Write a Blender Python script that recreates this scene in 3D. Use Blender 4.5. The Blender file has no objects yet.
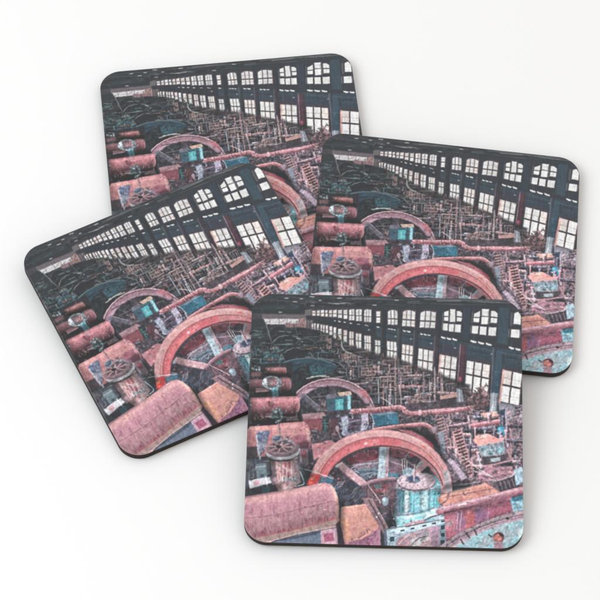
import bpy, math
import numpy as np
from mathutils import Matrix, Vector, Euler
SC = bpy.context.scene; COL = SC.collection
MM = 0.001
SIDE, THICK, RADIUS, EDGE = 95.0, 3.2, 8.0, 0.35      # one coaster, in millimetres
GLOSS, INK, LIFT, WORLD, KEY = .5, .97, -.002, .88, 7.5
# ---------------------------------------------------------------- the printed picture
# The print is one flat picture of a machine hall. It is drawn here stroke by stroke into an
# array (no image file), and becomes the colour attribute of the printed face's mesh.
PX0, PX1, PY0, PY1, PS = 240.0, 528.0, 288.0, 554.0, 2.0
PW, PH = int((PX1-PX0)*PS), int((PY1-PY0)*PS)
CAN = np.zeros((PH, PW, 3)); CAN[:] = np.array((50, 56, 62))
prng = np.random.RandomState(11)
def vnoise(sx, sy, seed, octaves=3):
    r = np.random.RandomState(seed); out = np.zeros((PH, PW)); amp = 1.0; tot = 0
    for o in range(octaves):
        gw, gh = int((PX1-PX0)/sx)+3, int((PY1-PY0)/sy)+3
        g = r.rand(gh, gw)
        u = np.arange(PW)/PS/sx; v = np.arange(PH)/PS/sy
        iu = u.astype(int); iv = v.astype(int); fu = u-iu; fv = v-iv
        fu = fu*fu*(3-2*fu); fv = fv*fv*(3-2*fv)
        a = g[np.ix_(iv, iu)]*(1-fu)+g[np.ix_(iv, iu+1)]*fu
        b = g[np.ix_(iv+1, iu)]*(1-fu)+g[np.ix_(iv+1, iu+1)]*fu
        out += amp*(a*(1-fv[:, None])+b*fv[:, None]); tot += amp
        amp *= 0.6; sx /= 2; sy /= 2
    out /= tot
    return (out-out.mean())/out.std()
N_F = vnoise(1.6, 1.6, 1, 2)      # grain
N_M = vnoise(5, 5, 2, 4)          # patches
N_M2 = vnoise(6, 6, 9, 4)
N_L = vnoise(22, 16, 3, 4)        # large
N_V = vnoise(2.0, 14, 4, 3)       # streaks running down
N_H = vnoise(12, 1.6, 5, 3)       # streaks running across
def _box(x0, y0, x1, y1, pad):
    a = max(0, int((x0-pad-PX0)*PS)); b = min(PW, int((x1+pad-PX0)*PS)+2)
    c = max(0, int((y0-pad-PY0)*PS)); d = min(PH, int((y1+pad-PY0)*PS)+2)
    if a >= b or c >= d: return None
    X = PX0+(np.arange(a, b)+.5)/PS; Y = PY0+(np.arange(c, d)+.5)/PS
    return (slice(c, d), slice(a, b)), X[None, :], Y[:, None]
def _put(sl, m, col, n=0.0, nz=None, col2=None, t2=0.6, k2=0.8):
    c = np.empty(m.shape+(3,)); c[:] = np.array(col, float)
    if col2 is not None:
        w = np.clip(((N_M2 if nz is None else nz)[sl]-t2)*2.0+.5, 0, 1)[..., None]*k2
        c = c*(1-w)+np.array(col2, float)*w
    if n:
        c *= (1+n*(0.24*N_F[sl]+0.15*N_M[sl]))[..., None]
    CAN[sl] += (c-CAN[sl])*m[..., None]
def poly(pts, col, a=1.0, f=0.5, n=0.10, **k):
    P = np.array(pts, float)
    B = _box(P[:, 0].min(), P[:, 1].min(), P[:, 0].max(), P[:, 1].max(), f+1)
    if B is None: return
    sl, X, Y = B
    ins = np.zeros(np.broadcast(X, Y).shape, bool); dm = np.full(ins.shape, 1e9)
    for i in range(len(P)):
        x0, y0 = P[i-1]; x1, y1 = P[i]
        if y0 != y1:
            ins ^= ((y0 > Y) != (y1 > Y)) & (X < (x1-x0)*(Y-y0)/(y1-y0)+x0)
        dx, dy = x1-x0, y1-y0; L = dx*dx+dy*dy+1e-12
        t = np.clip(((X-x0)*dx+(Y-y0)*dy)/L, 0, 1)
        dm = np.minimum(dm, (X-x0-t*dx)**2+(Y-y0-t*dy)**2)
    d = np.sqrt(dm)*np.where(ins, 1, -1)
    _put(sl, np.clip(d/f+.5, 0, 1)*a, col, n, **k)
def spl(pts, k=8):
    P = [np.array(p, float) for p in pts]
    if len(P) < 3: return P
    P = [2*P[0]-P[1]]+P+[2*P[-1]-P[-2]]; out = []
    for i in range(1, len(P)-2):
        for t in np.arange(k)/k:
            out.append(.5*((2*P[i])+(P[i+1]-P[i-1])*t+(2*P[i-1]-5*P[i]+4*P[i+1]-P[i+2])*t*t+(3*P[i]-P[i-1]-3*P[i+1]+P[i+2])*t**3))
    return out+[P[-2]]
def line(pts, w, col, a=1.0, f=0.5, n=0.08, curve=False, sh=None, **k):
    """stroke; sh=(dark, light) shades it as a round pipe lit from above"""
    P = np.array(spl(pts) if curve else pts, float)
    B = _box(P[:, 0].min(), P[:, 1].min(), P[:, 0].max(), P[:, 1].max(), w/2+f+1)
    if B is None: return
    sl, X, Y = B
    dm = np.full(np.broadcast(X, Y).shape, 1e9); sd = np.zeros(dm.shape)
    for i in range(1, len(P)):
        x0, y0 = P[i-1]; dx, dy = P[i]-P[i-1]; L = dx*dx+dy*dy+1e-12
        t = np.clip(((X-x0)*dx+(Y-y0)*dy)/L, 0, 1)
        ex, ey = X-x0-t*dx, Y-y0-t*dy; d2 = ex*ex+ey*ey
        up = ey if abs(dx) > abs(dy) else ex
        sd = np.where(d2 < dm, up, sd); dm = np.minimum(dm, d2)
    m = np.clip((w/2-np.sqrt(dm))/f+.5, 0, 1)*a
    if sh is None: _put(sl, m, col, n, **k); return
    q = np.clip(sd/(w/2), -1, 1)[..., None]
    c = np.array(col, float)
    cc = np.where(q < -.25, c+(np.array(sh[1])-c)*np.clip(1-np.abs(q+.55)/.45, 0, 1), c+(np.array(sh[0])-c)*np.clip((q-.0)/.9, 0, 1))
    cc = cc*(1+n*(0.24*N_F[sl]+0.15*N_M[sl]))[..., None]
    CAN[sl] += (cc-CAN[sl])*m[..., None]
def ell(cx, cy, rx, ry, col, a=1.0, f=0.5, rot=0, w=None, a0=None, a1=None, n=0.10, **k):
    """filled ellipse, or a ring of thickness w inside its outline; a0..a1 degrees clockwise from +x limits the arc"""
    R = max(rx, ry); B = _box(cx-R, cy-R, cx+R, cy+R, 2)
    if B is None: return
    sl, X, Y = B; c, s = math.cos(math.radians(rot)), math.sin(math.radians(rot))
    x = (X-cx)*c+(Y-cy)*s; y = -(X-cx)*s+(Y-cy)*c
    def sd(p, q):
        g = np.sqrt((x/p)**2+(y/q)**2)+1e-9
        return g*(g-1)/np.sqrt((x/p**2)**2+(y/q**2)**2+1e-12)
    m = np.clip(.5-sd(rx, ry)/f, 0, 1)
    if w: m = m*np.clip(.5+sd(max(rx-w, .3), max(ry-w, .3))/f, 0, 1)
    if a0 is not None:
        an = (np.degrees(np.arctan2(y, x))-a0) % 360
        m = m*(an <= (a1-a0))
    _put(sl, m*a, col, n, **k)
def inpoly(P, x, y):
    r = False
    for i in range(len(P)):
        x0, y0 = P[i-1]; x1, y1 = P[i]
        if (y0 > y) != (y1 > y) and x < (x1-x0)*(y-y0)/(y1-y0)+x0: r = not r
    return r
def clutter(P, num, pal, L=(1, 5), w=(.5, 1.2), ang=(0, 90), js=12, a=(.5, 1)):
    xs = [p[0] for p in P]; ys = [p[1] for p in P]; k = 0
    while k < num:
        x = prng.uniform(min(xs), max(xs)); y = prng.uniform(min(ys), max(ys))
        if not inpoly(P, x, y): continue
        k += 1
        t = math.radians(ang[prng.randint(len(ang))]+prng.normal(0, js)); l = prng.uniform(*L)/2
        c = np.array(pal[prng.randint(len(pal))])*prng.uniform(.8, 1.15); c = c*.85+c.mean()*.15
        Q = [(x-l*math.cos(t), y-l*math.sin(t)), (x+l*math.cos(t), y+l*math.sin(t))]; r = prng.rand(); ww = prng.uniform(*w)*.85
        if r < .3: t2 = t+prng.choice([-1, 1])*prng.uniform(.6, 1.6); Q.append((Q[1][0]+l*math.cos(t2), Q[1][1]+l*math.sin(t2)))
        line(Q, ww, c, prng.uniform(*a), f=.7, n=0)
        if r > .6: line([(q[0]+.55*ww, q[1]+.6*ww) for q in Q], ww*.7, c*.45, .55, f=.7, n=0)
def blobs(P, num, pal, r=(.5, 1.6), a=(.4, .9)):
    xs = [p[0] for p in P]; ys = [p[1] for p in P]; k = 0
    while k < num*1.5:
        x = prng.uniform(min(xs), max(xs)); y = prng.uniform(min(ys), max(ys))
        if not inpoly(P, x, y): continue
        k += 1; q = prng.uniform(*r)*.85; e = prng.uniform(.6, 1.8); o = prng.rand()*6; m_ = prng.randint(4, 7); tl = prng.rand()*3
        S = []
        for i in range(m_):
            t = o+i*2*math.pi/m_; rr = q*prng.uniform(.5, 1.25); u, v = rr*e*math.cos(t), rr*math.sin(t)
            S.append((x+u*math.cos(tl)-v*math.sin(tl), y+u*math.sin(tl)+v*math.cos(tl)))
        poly(S, np.array(pal[prng.randint(len(pal))])*prng.uniform(.85, 1.15), prng.uniform(*a), f=.7, n=0)
def wear(P, num, L=(.8, 3.5), w=(.4, 1.1), ang=(0, 88), js=20, k=(.68, 1.34), a=(.35, .9)):
    """scratches, seams and chips: short strokes that darken or lighten the paint they cross"""
    xs = [p[0] for p in P]; ys = [p[1] for p in P]; c = 0
    while c < num:
        x = prng.uniform(min(xs), max(xs)); y = prng.uniform(min(ys), max(ys))
        if not inpoly(P, x, y): continue
        c += 1
        if y < 490 and ((x-380.5)/73)**2+((y-490)/61.6)**2 < 1 and ((x-384)/59)**2+((y-492)/45.4)**2 > 1 and prng.rand() < .85: continue
        t = math.radians(ang[prng.randint(len(ang))]+prng.normal(0, js)); l = prng.uniform(*L)/2
        x0, y0, x1, y1 = x-l*math.cos(t), y-l*math.sin(t), x+l*math.cos(t), y+l*math.sin(t); ww = prng.uniform(*w)
        B = _box(min(x0, x1), min(y0, y1), max(x0, x1), max(y0, y1), ww/2+1.5)
        if B is None: continue
        sl, X, Y = B; dx, dy = x1-x0, y1-y0; q = np.clip(((X-x0)*dx+(Y-y0)*dy)/(dx*dx+dy*dy+1e-9), 0, 1)
        m = np.clip((ww/2-np.hypot(X-x0-q*dx, Y-y0-q*dy))/.6+.5, 0, 1)*prng.uniform(*a)
        kk = k[0]+(1-k[0])*prng.rand()**2 if prng.rand() < .55 else 1+(k[1]-1)*prng.rand()
        CAN[sl] *= (1+(kk-1)*m)[..., None]
        if kk > 1: CAN[sl] += (6*m)[..., None]
def grad(P, p0, p1, k0, k1, f=1.0, pw=1.0):
    """light falling off across a form inside the pictured hall: factor k0 at p0 to k1 at p1"""
    keep = CAN.copy(); CAN[:] = 0; poly(P, (255, 255, 255), f=f, n=0); M = (CAN[..., 0]/255)[..., None]; CAN[:] = keep
    X = PX0+(np.arange(PW)+.5)/PS; Y = (PY0+(np.arange(PH)+.5)/PS)[:, None]; dx, dy = p1[0]-p0[0], p1[1]-p0[1]
    t = np.clip(((X-p0[0])*dx+(Y-p0[1])*dy)/(dx*dx+dy*dy), 0, 1)**pw
    CAN[:] = CAN*(1+M*((k0+(k1-k0)*t)[..., None]-1))
def tint(P, sat, mul):
    keep = CAN.copy(); CAN[:] = 0; poly(P, (255, 255, 255), f=8, n=0); M = (CAN[..., 0]/255)[..., None]; CAN[:] = keep
    g = CAN.mean(2, keepdims=True); CAN[:] = CAN+M*((g+(CAN-g)*sat)*np.array(mul)-CAN)
def warp(P, amp, seed):
    """small irregular wobble inside a soft-edged area, so that drawn scrap looks bent and worn"""
    M = np.ones((PH, PW))
    if P is not None:
        keep = CAN.copy(); CAN[:] = 0; poly(P, (255, 255, 255), f=6, n=0); M = CAN[..., 0]/255; CAN[:] = keep
    wx = vnoise(3, 3, seed, 2); wy = vnoise(3, 3, seed+1, 2)
    gy, gx = np.mgrid[0:PH, 0:PW].astype(float)
    gx = np.clip(gx+amp*PS*M*wx, 0, PW-1.01); gy = np.clip(gy+amp*PS*M*wy, 0, PH-1.01)
    ix, iy = gx.astype(int), gy.astype(int); fx, fy = (gx-ix)[..., None], (gy-iy)[..., None]
    CAN[:] = (CAN[iy, ix]*(1-fx)+CAN[iy, ix+1]*fx)*(1-fy)+(CAN[iy+1, ix]*(1-fx)+CAN[iy+1, ix+1]*fx)*fy
def quad(x0, y0, x1, y1): return [(x0, y0), (x1, y0), (x1, y1), (x0, y1)]

DARK = (40, 45, 51); DK2 = (52, 56, 63); TEAL = (72, 118, 130); TEALD = (48, 74, 86); WHT = (228, 226, 224); GREYB = (128, 136, 148)
PINK = (186, 138, 140); PNKD = (128, 84, 90); ROSE = (166, 112, 118); MAUVE = (146, 116, 128); BRN = (120, 92, 90); TAN = (190, 150, 132); LIL = (168, 158, 176); RED = (178, 72, 74)
# ---- roof and end wall
poly(quad(238, 286, 530, 318), (47, 53, 58), n=.06)
poly([(238, 300), (330, 303), (400, 309), (330, 309), (238, 313)], (42, 47, 53), f=4)
poly([(262, 305), (300, 304), (300, 309), (262, 310)], (50, 64, 70), f=4, a=.8)
for y0, y1, x0, x1, c, a in ((296.5, 298, 275, 345, 78, .5), (299.5, 301.5, 255, 330, 70, .5), (298, 300, 320, 420, 100, .6), (297.5, 302, 380, 526, 110, .55), (301, 304, 300, 352, 86, .6), (303, 303.8, 328, 358, 160, .7), (302.5, 306, 405, 500, 96, .5), (305, 306, 262, 300, 62, .6), (300.5, 303, 430, 515, 128, .55), (294, 295, 270, 330, 84, .5), (296, 299, 440, 512, 84, .6)):
    for j in range(7):
        t = prng.rand(); s = prng.uniform(.12, .4); xa = x0+(x1-x0)*t*(1-s); xb = xa+(x1-x0)*s
        f0 = (xa-x0)/(x1-x0); f1 = (xb-x0)/(x1-x0); v = c*prng.uniform(.75, 1.15)
        line([(xa, y0+(y1-y0)*f0+prng.normal(0, .5)), (xb, y0+(y1-y0)*f1+prng.normal(0, .5))], prng.uniform(.4, 1.1), (v, v*1.03, v*1.06), a, n=0)
clutter([(255, 296), (330, 294), (420, 298), (420, 306), (300, 308), (255, 309)], 90, [(66, 74, 80), (84, 92, 98), (36, 40, 46), (110, 114, 118)], (3, 12), (.4, .9), (2,), 3, (.3, .7))
for x, y, l in ((293.5, 301.5, 3), (279, 312, 2.5), (337.5, 298, 4), (319, 300, 2), (372.5, 305, 3.5), (309, 310.5, 2), (395, 300, 3), (310, 296.5, 4), (300, 298.5, 2.6), (311, 305.5, 3), (285, 298, 3)):
    line([(x, y), (x+l, y+.2)], 1.1, (178, 180, 180), .85, n=0)
poly([(250, 314), (262, 313.5), (310, 314.5), (312, 319), (262, 319)], (104, 96, 102), f=1.2, n=.1)
poly([(250, 314), (262, 313.5), (262, 330), (248, 330)], (62, 62, 68), f=1.5)
poly([(263.5, 318.6), (298.7, 318.8), (299, 323.8), (266.5, 324.2)], (208, 205, 208), f=.6, n=.05)
clutter([(265, 319), (299, 319), (299, 324), (267, 324)], 26, [(170, 164, 168), (228, 226, 228), (150, 134, 136)], (1.5, 5), (.4, .8), (2, 88), 4, (.4, .8))
poly([(284, 323.3), (299, 323.3), (308, 319), (310, 330), (286, 327)], (168, 132, 134), f=1, n=.15)
poly([(298.7, 318), (310, 318.5), (310, 327), (299, 326)], (152, 124, 118), f=.7, n=.2)
for x in (279.2, 299.3, 304.5): line([(x, 314), (x, 324)], .6, (90, 84, 88), .8, n=0)
line([(263, 322.2), (299, 322)], .4, (150, 140, 146), .7, n=0)
for x in np.arange(286, 310, 1.3): line([(x, 321+prng.rand()*3), (x+prng.normal(0, .3), 328)], .6, (110, 78, 80) if prng.rand() < .6 else (60, 58, 64), .8, n=0)
# ---- window wall
WALL = (49, 56, 64); poly([(306, 306), (378, 307), (440, 306), (530, 304), (530, 420), (440, 400), (306, 345)], WALL, f=1.5, n=.05)
poly([(318, 317), (376, 324), (440, 337), (526, 350), (526, 372), (440, 356), (376, 338), (318, 326)], (44, 50, 58), f=1.5, n=.05)
poly([(376, 326), (440, 338.5), (526, 352), (526, 373), (440, 355.5), (376, 336)], (56, 72, 84), f=2, n=.06, a=.85)
poly([(440, 343), (467, 347.5), (467, 361), (440, 355)], (60, 62, 76), f=1.5, n=.06, a=.9)
line([(468, 346), (494, 351.5), (526, 357)], 1.2, (70, 86, 98), .8); line([(468, 350), (526, 361)], .9, (44, 54, 64), .9); line([(380, 331), (440, 343)], .8, (40, 46, 54), .9)
for x, y in ((395.5, 336.5), (431, 343.2), (491.5, 354.2), (369, 330), (455, 348), (411, 339)):
    ell(x, y, 1.2, .8, (150, 156, 162), .8, n=0)
PANE = (227, 228, 227)
def win(x0, x1, yt, yb, cols, splits, dx=0.0, slope=0.0, arch=0.0, tint=0.0, bar=.55, gap=.22):
    """window of bright panes; dx = lean towards the bottom, slope = drop of the sill line to the right"""
    x0 -= .35; x1 += .35; W = x1-x0; cw = W/cols; rows = [0]+splits+[1]
    poly([(x0-.7, yt+arch-.4), (x0+W*.3, yt-.6), (x0+W*.7, yt-.6), (x1+.7, yt+arch*.6+slope-.4), (x1+.7+dx, yb+slope+.5), (x0-.7+dx, yb+.5)], (70, 66, 74), f=.8, n=.08)
    for i in range(cols):
        g = min(gap*cw*.34, .8)
        for r in range(len(rows)-1):
            ra, rb = rows[r], rows[r+1]; gb = min(.09*(yb-yt)*(rb-ra), bar*.72)
            def pt(u, v, off=0):
                return (x0+W*u+dx*v, yt+(yb-yt)*v+slope*u+off)
            ua, ub = i/cols, (i+1)/cols
            ga = g/W
            tl = tr = 0
            if r == 0 and arch:
                if i == 0: tl = arch
                if i == cols-1: tr = arch*.6
            q = prng.uniform(.90, 1.02); c = np.array(PANE)*q
            if prng.rand() < .12+tint*.8: c = c*np.array((.98, .94, .92))
            d = gb/(yb-yt)
            poly([pt(ua+ga, ra+d, tl), pt(ub-ga, ra+d, tr), pt(ub-ga, rb-d), pt(ua+ga, rb-d)], c, f=.55, n=.02)
            if cw > 2.3 and (rb-ra)*(yb-yt) > 5:
                v = (ra+rb)/2+.02; line([pt(ua+ga, v), pt(ub-ga*1.6, v)], .35, (120, 112, 114), .6, n=0)
            if cw > 3.5: line([pt(ub-ga*1.1, ra+d), pt(ub-ga*1.1, rb-d)], .5, (196, 150, 140), .55, n=0)
for k in range(9):
    x = 305.5+k*.95; line([(x, 310.2-.1*k), (x, 315)], .6, (150, 126, 120) if k % 2 else (196, 186, 180), .7, n=0); line([(x, 320), (x+.2, 329+.3*k)], .6, (136, 108, 102) if k % 3 else (190, 180, 176), .7, n=0)
U = [(312.3, 315.8, 309.5, 315.7, 1), (317, 320, 309.2, 316, 1), (320.8, 324, 309, 316.4, 1), (325.2, 327.8, 309, 316.6, 1), (329, 332.2, 309, 317, 1), (333, 336.8, 308.9, 317.2, 1), (338, 342, 308.8, 318.2, 1), (343.5, 347.3, 308.7, 319.1, 1), (349.3, 354.3, 308.6, 320.4, 2), (356, 361.7, 308.7, 321.2, 2), (364.3, 371, 309.1, 322.2, 3)]
for i, (a, b, c, d, k) in enumerate(U): win(a, b, c, d, k, [.56], arch=.9, tint=.6 if i < 6 else .1, gap=.26, bar=.5)
win(376.2, 380.1, 310.8, 323.1, 1, [.5], bar=.7)
win(387.9, 397.4, 309.3, 325.0, 3, [.6], arch=1.8, slope=.3, gap=.28, bar=.8); win(402.9, 415.2, 309.3, 326.6, 3, [.59], arch=1.9, slope=.8, gap=.24, bar=.9, dx=-.7)
win(420.6, 436, 309.9, 328.0, 3, [.61], arch=2.2, slope=.8, gap=.24, bar=1.0, dx=-1.2)
for P in ([(444.0, 312.2), (448.4, 310.6), (448.3, 316), (443.9, 316)], [(443.8, 317), (448.2, 317), (448, 321.2), (443.6, 320.8)], [(450, 309.3), (455.1, 309.2), (454.9, 322.2), (449.7, 321.8)], [(456.8, 311), (460, 311.4), (461.8, 313.2), (461.7, 316.6), (456.7, 316)], [(456.7, 317.2), (461.6, 317.6), (461.4, 321.6), (456.6, 321.2)],
          [(443.2, 323.2), (447.9, 323.7), (447.4, 331), (442.7, 330)], [(448.9, 323.9), (453.8, 324.3), (453.2, 331.9), (448.5, 331.2)], [(454.9, 324.3), (460.8, 325), (460.3, 332.6), (454.4, 332)],
          [(473.9, 314), (479.9, 311), (479.6, 317), (473.6, 317.2)], [(473.4, 318), (479.3, 318), (478.8, 322.4), (473.2, 322)], [(481.8, 309.1), (488.7, 309.2), (488.3, 316.4), (481.4, 316.2)], [(481.3, 316.8), (488.2, 317), (487.6, 324.4), (480.9, 324.2)], [(490.8, 311), (494.5, 311.2), (497.5, 313.6), (497.2, 317.2), (490.6, 316.6)], [(490.5, 318), (497, 318.4), (496.6, 323.2), (490.2, 322.8)],
          [(471.9, 325.7), (478.3, 326.2), (477.6, 334), (471.3, 333.4)], [(479.9, 326.4), (486.4, 327), (485.8, 335.2), (479.3, 334.6)], [(488.6, 327.2), (496.2, 327.8), (495.4, 336), (487.9, 335.6)],
          [(513.9, 313.4), (517.5, 312), (520.6, 315.4), (520.4, 324.9), (513, 324)], [(511.2, 329.4), (519.4, 330), (518.9, 338), (510.4, 337.4)]):
    Q = np.array(P); c = Q.mean(0)
    poly(c+(Q-c)*1.22, (66, 64, 72), f=.9, n=.05, a=.8); poly(P, np.array(PANE)*prng.uniform(.97, 1.01), f=.55, n=.015)
for x, y0, y1 in ((489.6, 311, 324), (472.4, 312, 323), (512, 313, 326), (510.8, 313, 325), (509.2, 329, 338), (508.4, 330, 337), (448.9, 311, 322), (442.6, 313, 330), (470.6, 326, 333), (520.6, 331, 338), (456, 311, 321)):
    line([(x, y0), (x-.6, y1)], .5, (170, 158, 158), .7, n=0)
for x0, y0, x1, y1, k in ((333.9, 320.5, 336, 320.9, 1), (338, 321.3, 341.2, 321.6, 1), (343.3, 322, 346.2, 322.3, 1), (349.3, 322.9, 352.6, 323.4, 1), (356.7, 324, 360.2, 324.4, 2), (364.5, 325, 368.6, 325.9, 2), (376.2, 327, 379.8, 327.3, 1), (387.8, 328.6, 395.8, 330, 3), (402.4, 330.6, 411, 331.8, 2), (419.5, 333.8, 431, 335.4, 3), (440.5, 337.2, 457.5, 340.2, 3), (469.6, 341, 492.5, 345.2, 3), (508.2, 347.6, 521, 350, 2)):
    for j in range(k):
        a = (j+.06)/k; b = (j+.86)/k; s = np.clip((x1-x0)/k*.32, .8, 1.9)
        u0, v0, u1, v1 = x0+(x1-x0)*a, y0+(y1-y0)*a, x0+(x1-x0)*b, y0+(y1-y0)*b; hh = s*.62
        poly([(u0, v0-hh), (u0+(u1-u0)*.5, (v0+v1)/2-hh*.7), (u1, v1-hh*.5), (u1+.2, v1+hh*.8), (u0+(u1-u0)*.55, (v0+v1)/2+hh*1.1), (u0+.3, v0+hh*.5)], (226, 224, 222), .97, f=.6, n=.03)
L1 = [(312, 313.2, 323, 331), (314.2, 315.6, 323, 332), (317.2, 318.6, 323.5, 332), (320.6, 322.4, 324, 333), (323.3, 324.5, 324.5, 333), (326, 328, 325, 333), (329.6, 332.2, 326, 335), (333.7, 336, 326.8, 339), (338.3, 341.4, 328.4, 339.5)]
for a, b, c, d in L1: win(a, b, c, d, 1, [.55], tint=.5, bar=.4)
win(343.6, 346.9, 329.6, 343, 1, [.45], bar=.5, tint=.2); win(349.6, 353.4, 331, 346.5, 2, [.5], gap=.24, tint=.4, slope=.3); win(356, 361.2, 332.8, 349, 2, [.48], gap=.25, slope=.6, tint=.2)
win(364.6, 370.6, 335, 352, 3, [.45], gap=.27, slope=.7, tint=.4); win(375.3, 380.1, 339.6, 356, 2, [.36], gap=.22, slope=.6, bar=.7)
win(387.2, 396.5, 340.4, 361.5, 3, [.46], gap=.26, slope=1.4, bar=.8); win(402.3, 413, 343.6, 368, 3, [.42], gap=.26, slope=1.8, dx=-1, tint=.4, bar=.8)
win(418.6, 433.4, 347.6, 376, 3, [.42], gap=.25, slope=3, dx=-1.6, bar=.9); win(439.7, 457, 353.6, 383.5, 3, [.46], gap=.24, slope=3.4, dx=-2.4, tint=.3, bar=1.0)
win(466.6, 490.2, 359.6, 392, 3, [.44], gap=.26, slope=5, dx=-2.6, bar=1.1); win(502.6, 522.3, 368.6, 402, 2, [.47], gap=.2, slope=4.6, dx=-3.6, bar=1.3, tint=.1)
poly([(502.4, 369), (504.6, 369.5), (500.6, 404), (498, 403)], (196, 150, 142), .75, f=.8); poly([(439.6, 354), (441.4, 354.3), (439, 382), (437, 381)], (200, 156, 146), .7, f=.8)
# pillars
def pillar(xt, xb, yt, yb, w, col, hi, lo):
    poly([(xt, yt), (xt+w, yt), (xb+w, yb), (xb, yb)], col, f=.7, n=.05)
    line([(xt+.6, yt), (xb+.6, yb)], .9, hi, .85); line([(xt+w-.5, yt), (xb+w-.5, yb)], .9, lo, .8); line([(xt+w*.3, yt), (xb+w*.3, yb)], .5, lo, .6)
poly([(498.6, 308), (509, 308), (507, 345), (497, 343)], (55, 74, 86), f=1.2, n=.05); poly([(463, 308), (470.5, 308), (468, 342), (461.5, 340)], (52, 62, 74), f=1, n=.05)
pillar(492.5, 489.5, 348, 412, 3.6, (70, 76, 88), (122, 128, 138), (38, 42, 50)); poly([(496, 350), (502, 351), (498.6, 396), (491.8, 395)], (58, 80, 95), f=.8, n=.05)
poly([(490.5, 393), (498.4, 393.5), (496.4, 413), (489.6, 413)], (150, 156, 166), f=.7, n=.08); line([(493.4, 393), (491.6, 413)], 1.2, (196, 200, 206), .8); line([(497.6, 394), (495.6, 413)], .9, (92, 96, 106), .8)
pillar(459.6, 457, 345, 382, 6.5, (82, 58, 68), (150, 134, 142), (52, 44, 52)); pillar(434.4, 432.6, 336, 376, 5.2, (62, 58, 68), (104, 100, 110), (42, 42, 50)); pillar(413.8, 412.4, 331, 369, 4.4, (56, 58, 66), (94, 96, 106), (40, 42, 50)); pillar(397.6, 396.8, 328, 362, 4, (54, 60, 68), (98, 104, 112), (40, 44, 50)); pillar(381, 381, 310, 350, 5, (46, 52, 58), (66, 72, 78), (38, 42, 48))
line([(416, 366), (413.2, 371)], 2.4, (190, 50, 66), .85); line([(460, 378), (458.6, 390)], 2.2, (186, 92, 104), .8)
wear([(312, 304), (440, 306), (526, 306), (526, 400), (440, 372), (376, 345), (312, 326)], 700, (2, 14), (.4, 1.4), (92, 93, 8), 3, (.78, 1.3), (.2, .6))
# ---- far machines
poly([(247, 326), (262, 324), (268, 330), (300, 327), (320, 330), (345, 345), (380, 358), (395, 366), (400, 400), (330, 420), (247, 420)], (42, 48, 54), f=1.5, n=.12)
poly([(246, 320), (262, 318), (270, 340), (277, 372), (246, 372)], (46, 52, 57), f=1.2, n=.1)
FAR = [(58, 68, 74), (34, 38, 44), (70, 92, 100), (88, 92, 96), (52, 60, 66), (30, 33, 38), (60, 84, 92)]
clutter([(247, 330), (262, 326), (310, 328), (345, 344), (345, 368), (247, 372)], 520, FAR, (2, 9), (.5, 1.3), (3, 3, 80, -25), 14, (.3, .75))
clutter([(247, 330), (275, 330), (284, 372), (247, 372)], 60, [TEAL, (96, 128, 134), (130, 140, 142)], (2, 6), (.6, 1.5), (0, 8), 10, (.35, .75))
for cx, cy, rx, ry, w, c, hi in ((279, 342, 12, 16.5, 3, (36, 40, 46), (74, 80, 84)), (288, 350, 18, 15.5, 2, (40, 46, 52), (132, 140, 144)), (297, 368, 20, 21, 3, (38, 44, 50), (150, 156, 158)), (312, 392, 36, 33.5, 6.5, (44, 66, 80), (92, 118, 128))):
    ell(cx, cy, rx, ry, (36, 41, 47), .8, n=.1); clutter([(cx-rx*.7, cy), (cx-rx*.4, cy-ry*.55), (cx+rx*.4, cy-ry*.55), (cx+rx*.7, cy)], int(rx*2), FAR, (1.5, 6), (.5, 1), (5, -30, 85), 20, (.4, .8))
    ell(cx, cy, rx, ry, c, .95, w=w, a0=185, a1=356, n=.08); ell(cx, cy, rx, ry, hi, .8, w=.8, a0=195, a1=345, n=.15)
line([(266, 323), (268.4, 331), (271.8, 341)], .8, (140, 142, 142), .9, curve=True); line([(274, 344), (283, 356), (286, 366)], .7, (110, 116, 118), .8)
for x0, x1, y in ((254, 260, 333), (279, 285, 331), (287, 291, 331.4), (297, 301, 338), (283, 300, 343.8), (275, 290, 344.2), (301, 312, 341.5), (285, 292, 340)): line([(x0, y), (x1, y+.4)], .9, (120, 150, 152) if prng.rand() < .6 else (160, 160, 158), .7)
poly([(270, 347), (277, 346.5), (279.5, 352), (272, 352.5)], (112, 104, 100), f=.8, n=.15); poly([(262, 352), (277, 350), (282, 362), (262, 364)], (54, 84, 94), f=1.2, n=.2)
clutter(quad(249, 346, 284, 372), 110, [(64, 110, 122), (88, 140, 150), (34, 40, 46), (40, 60, 70), (120, 128, 128), (100, 84, 84)], (1.5, 6), (.7, 1.8), (0, 85), 15, (.4, .85))
poly([(309, 363), (332, 362), (334, 374), (312, 376)], (42, 78, 90), f=2, n=.2, a=.75)
# middle distance, right of the wheels
poly([(318, 334), (345, 344), (400, 360), (470, 385), (470, 425), (330, 415)], (50, 50, 56), f=3, n=.2, a=.9)
MID = [(98, 86, 88), (38, 40, 46), (62, 64, 70), (134, 116, 114), (90, 94, 100), (30, 32, 38), (76, 88, 94), (120, 102, 102), (88, 80, 84), (46, 50, 56)]
clutter([(318, 336), (345, 344), (400, 362), (470, 388), (470, 420), (372, 410), (330, 380)], 900, MID, (.8, 4), (.4, 1.2), (88, 88, 4, 4, 4), 6, (.4, .9))
warp([(246, 326), (262, 330), (320, 334), (345, 346), (400, 364), (470, 388), (470, 420), (246, 440)], .22, 31)
clutter([(318, 330), (335, 334), (350, 345), (340, 356), (322, 350)], 110, [(150, 108, 94), (96, 80, 76), (70, 104, 96), (120, 120, 118), (40, 42, 46)], (1.2, 5), (.5, 1), (85, 10, 60), 25, (.5, .9))
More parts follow.
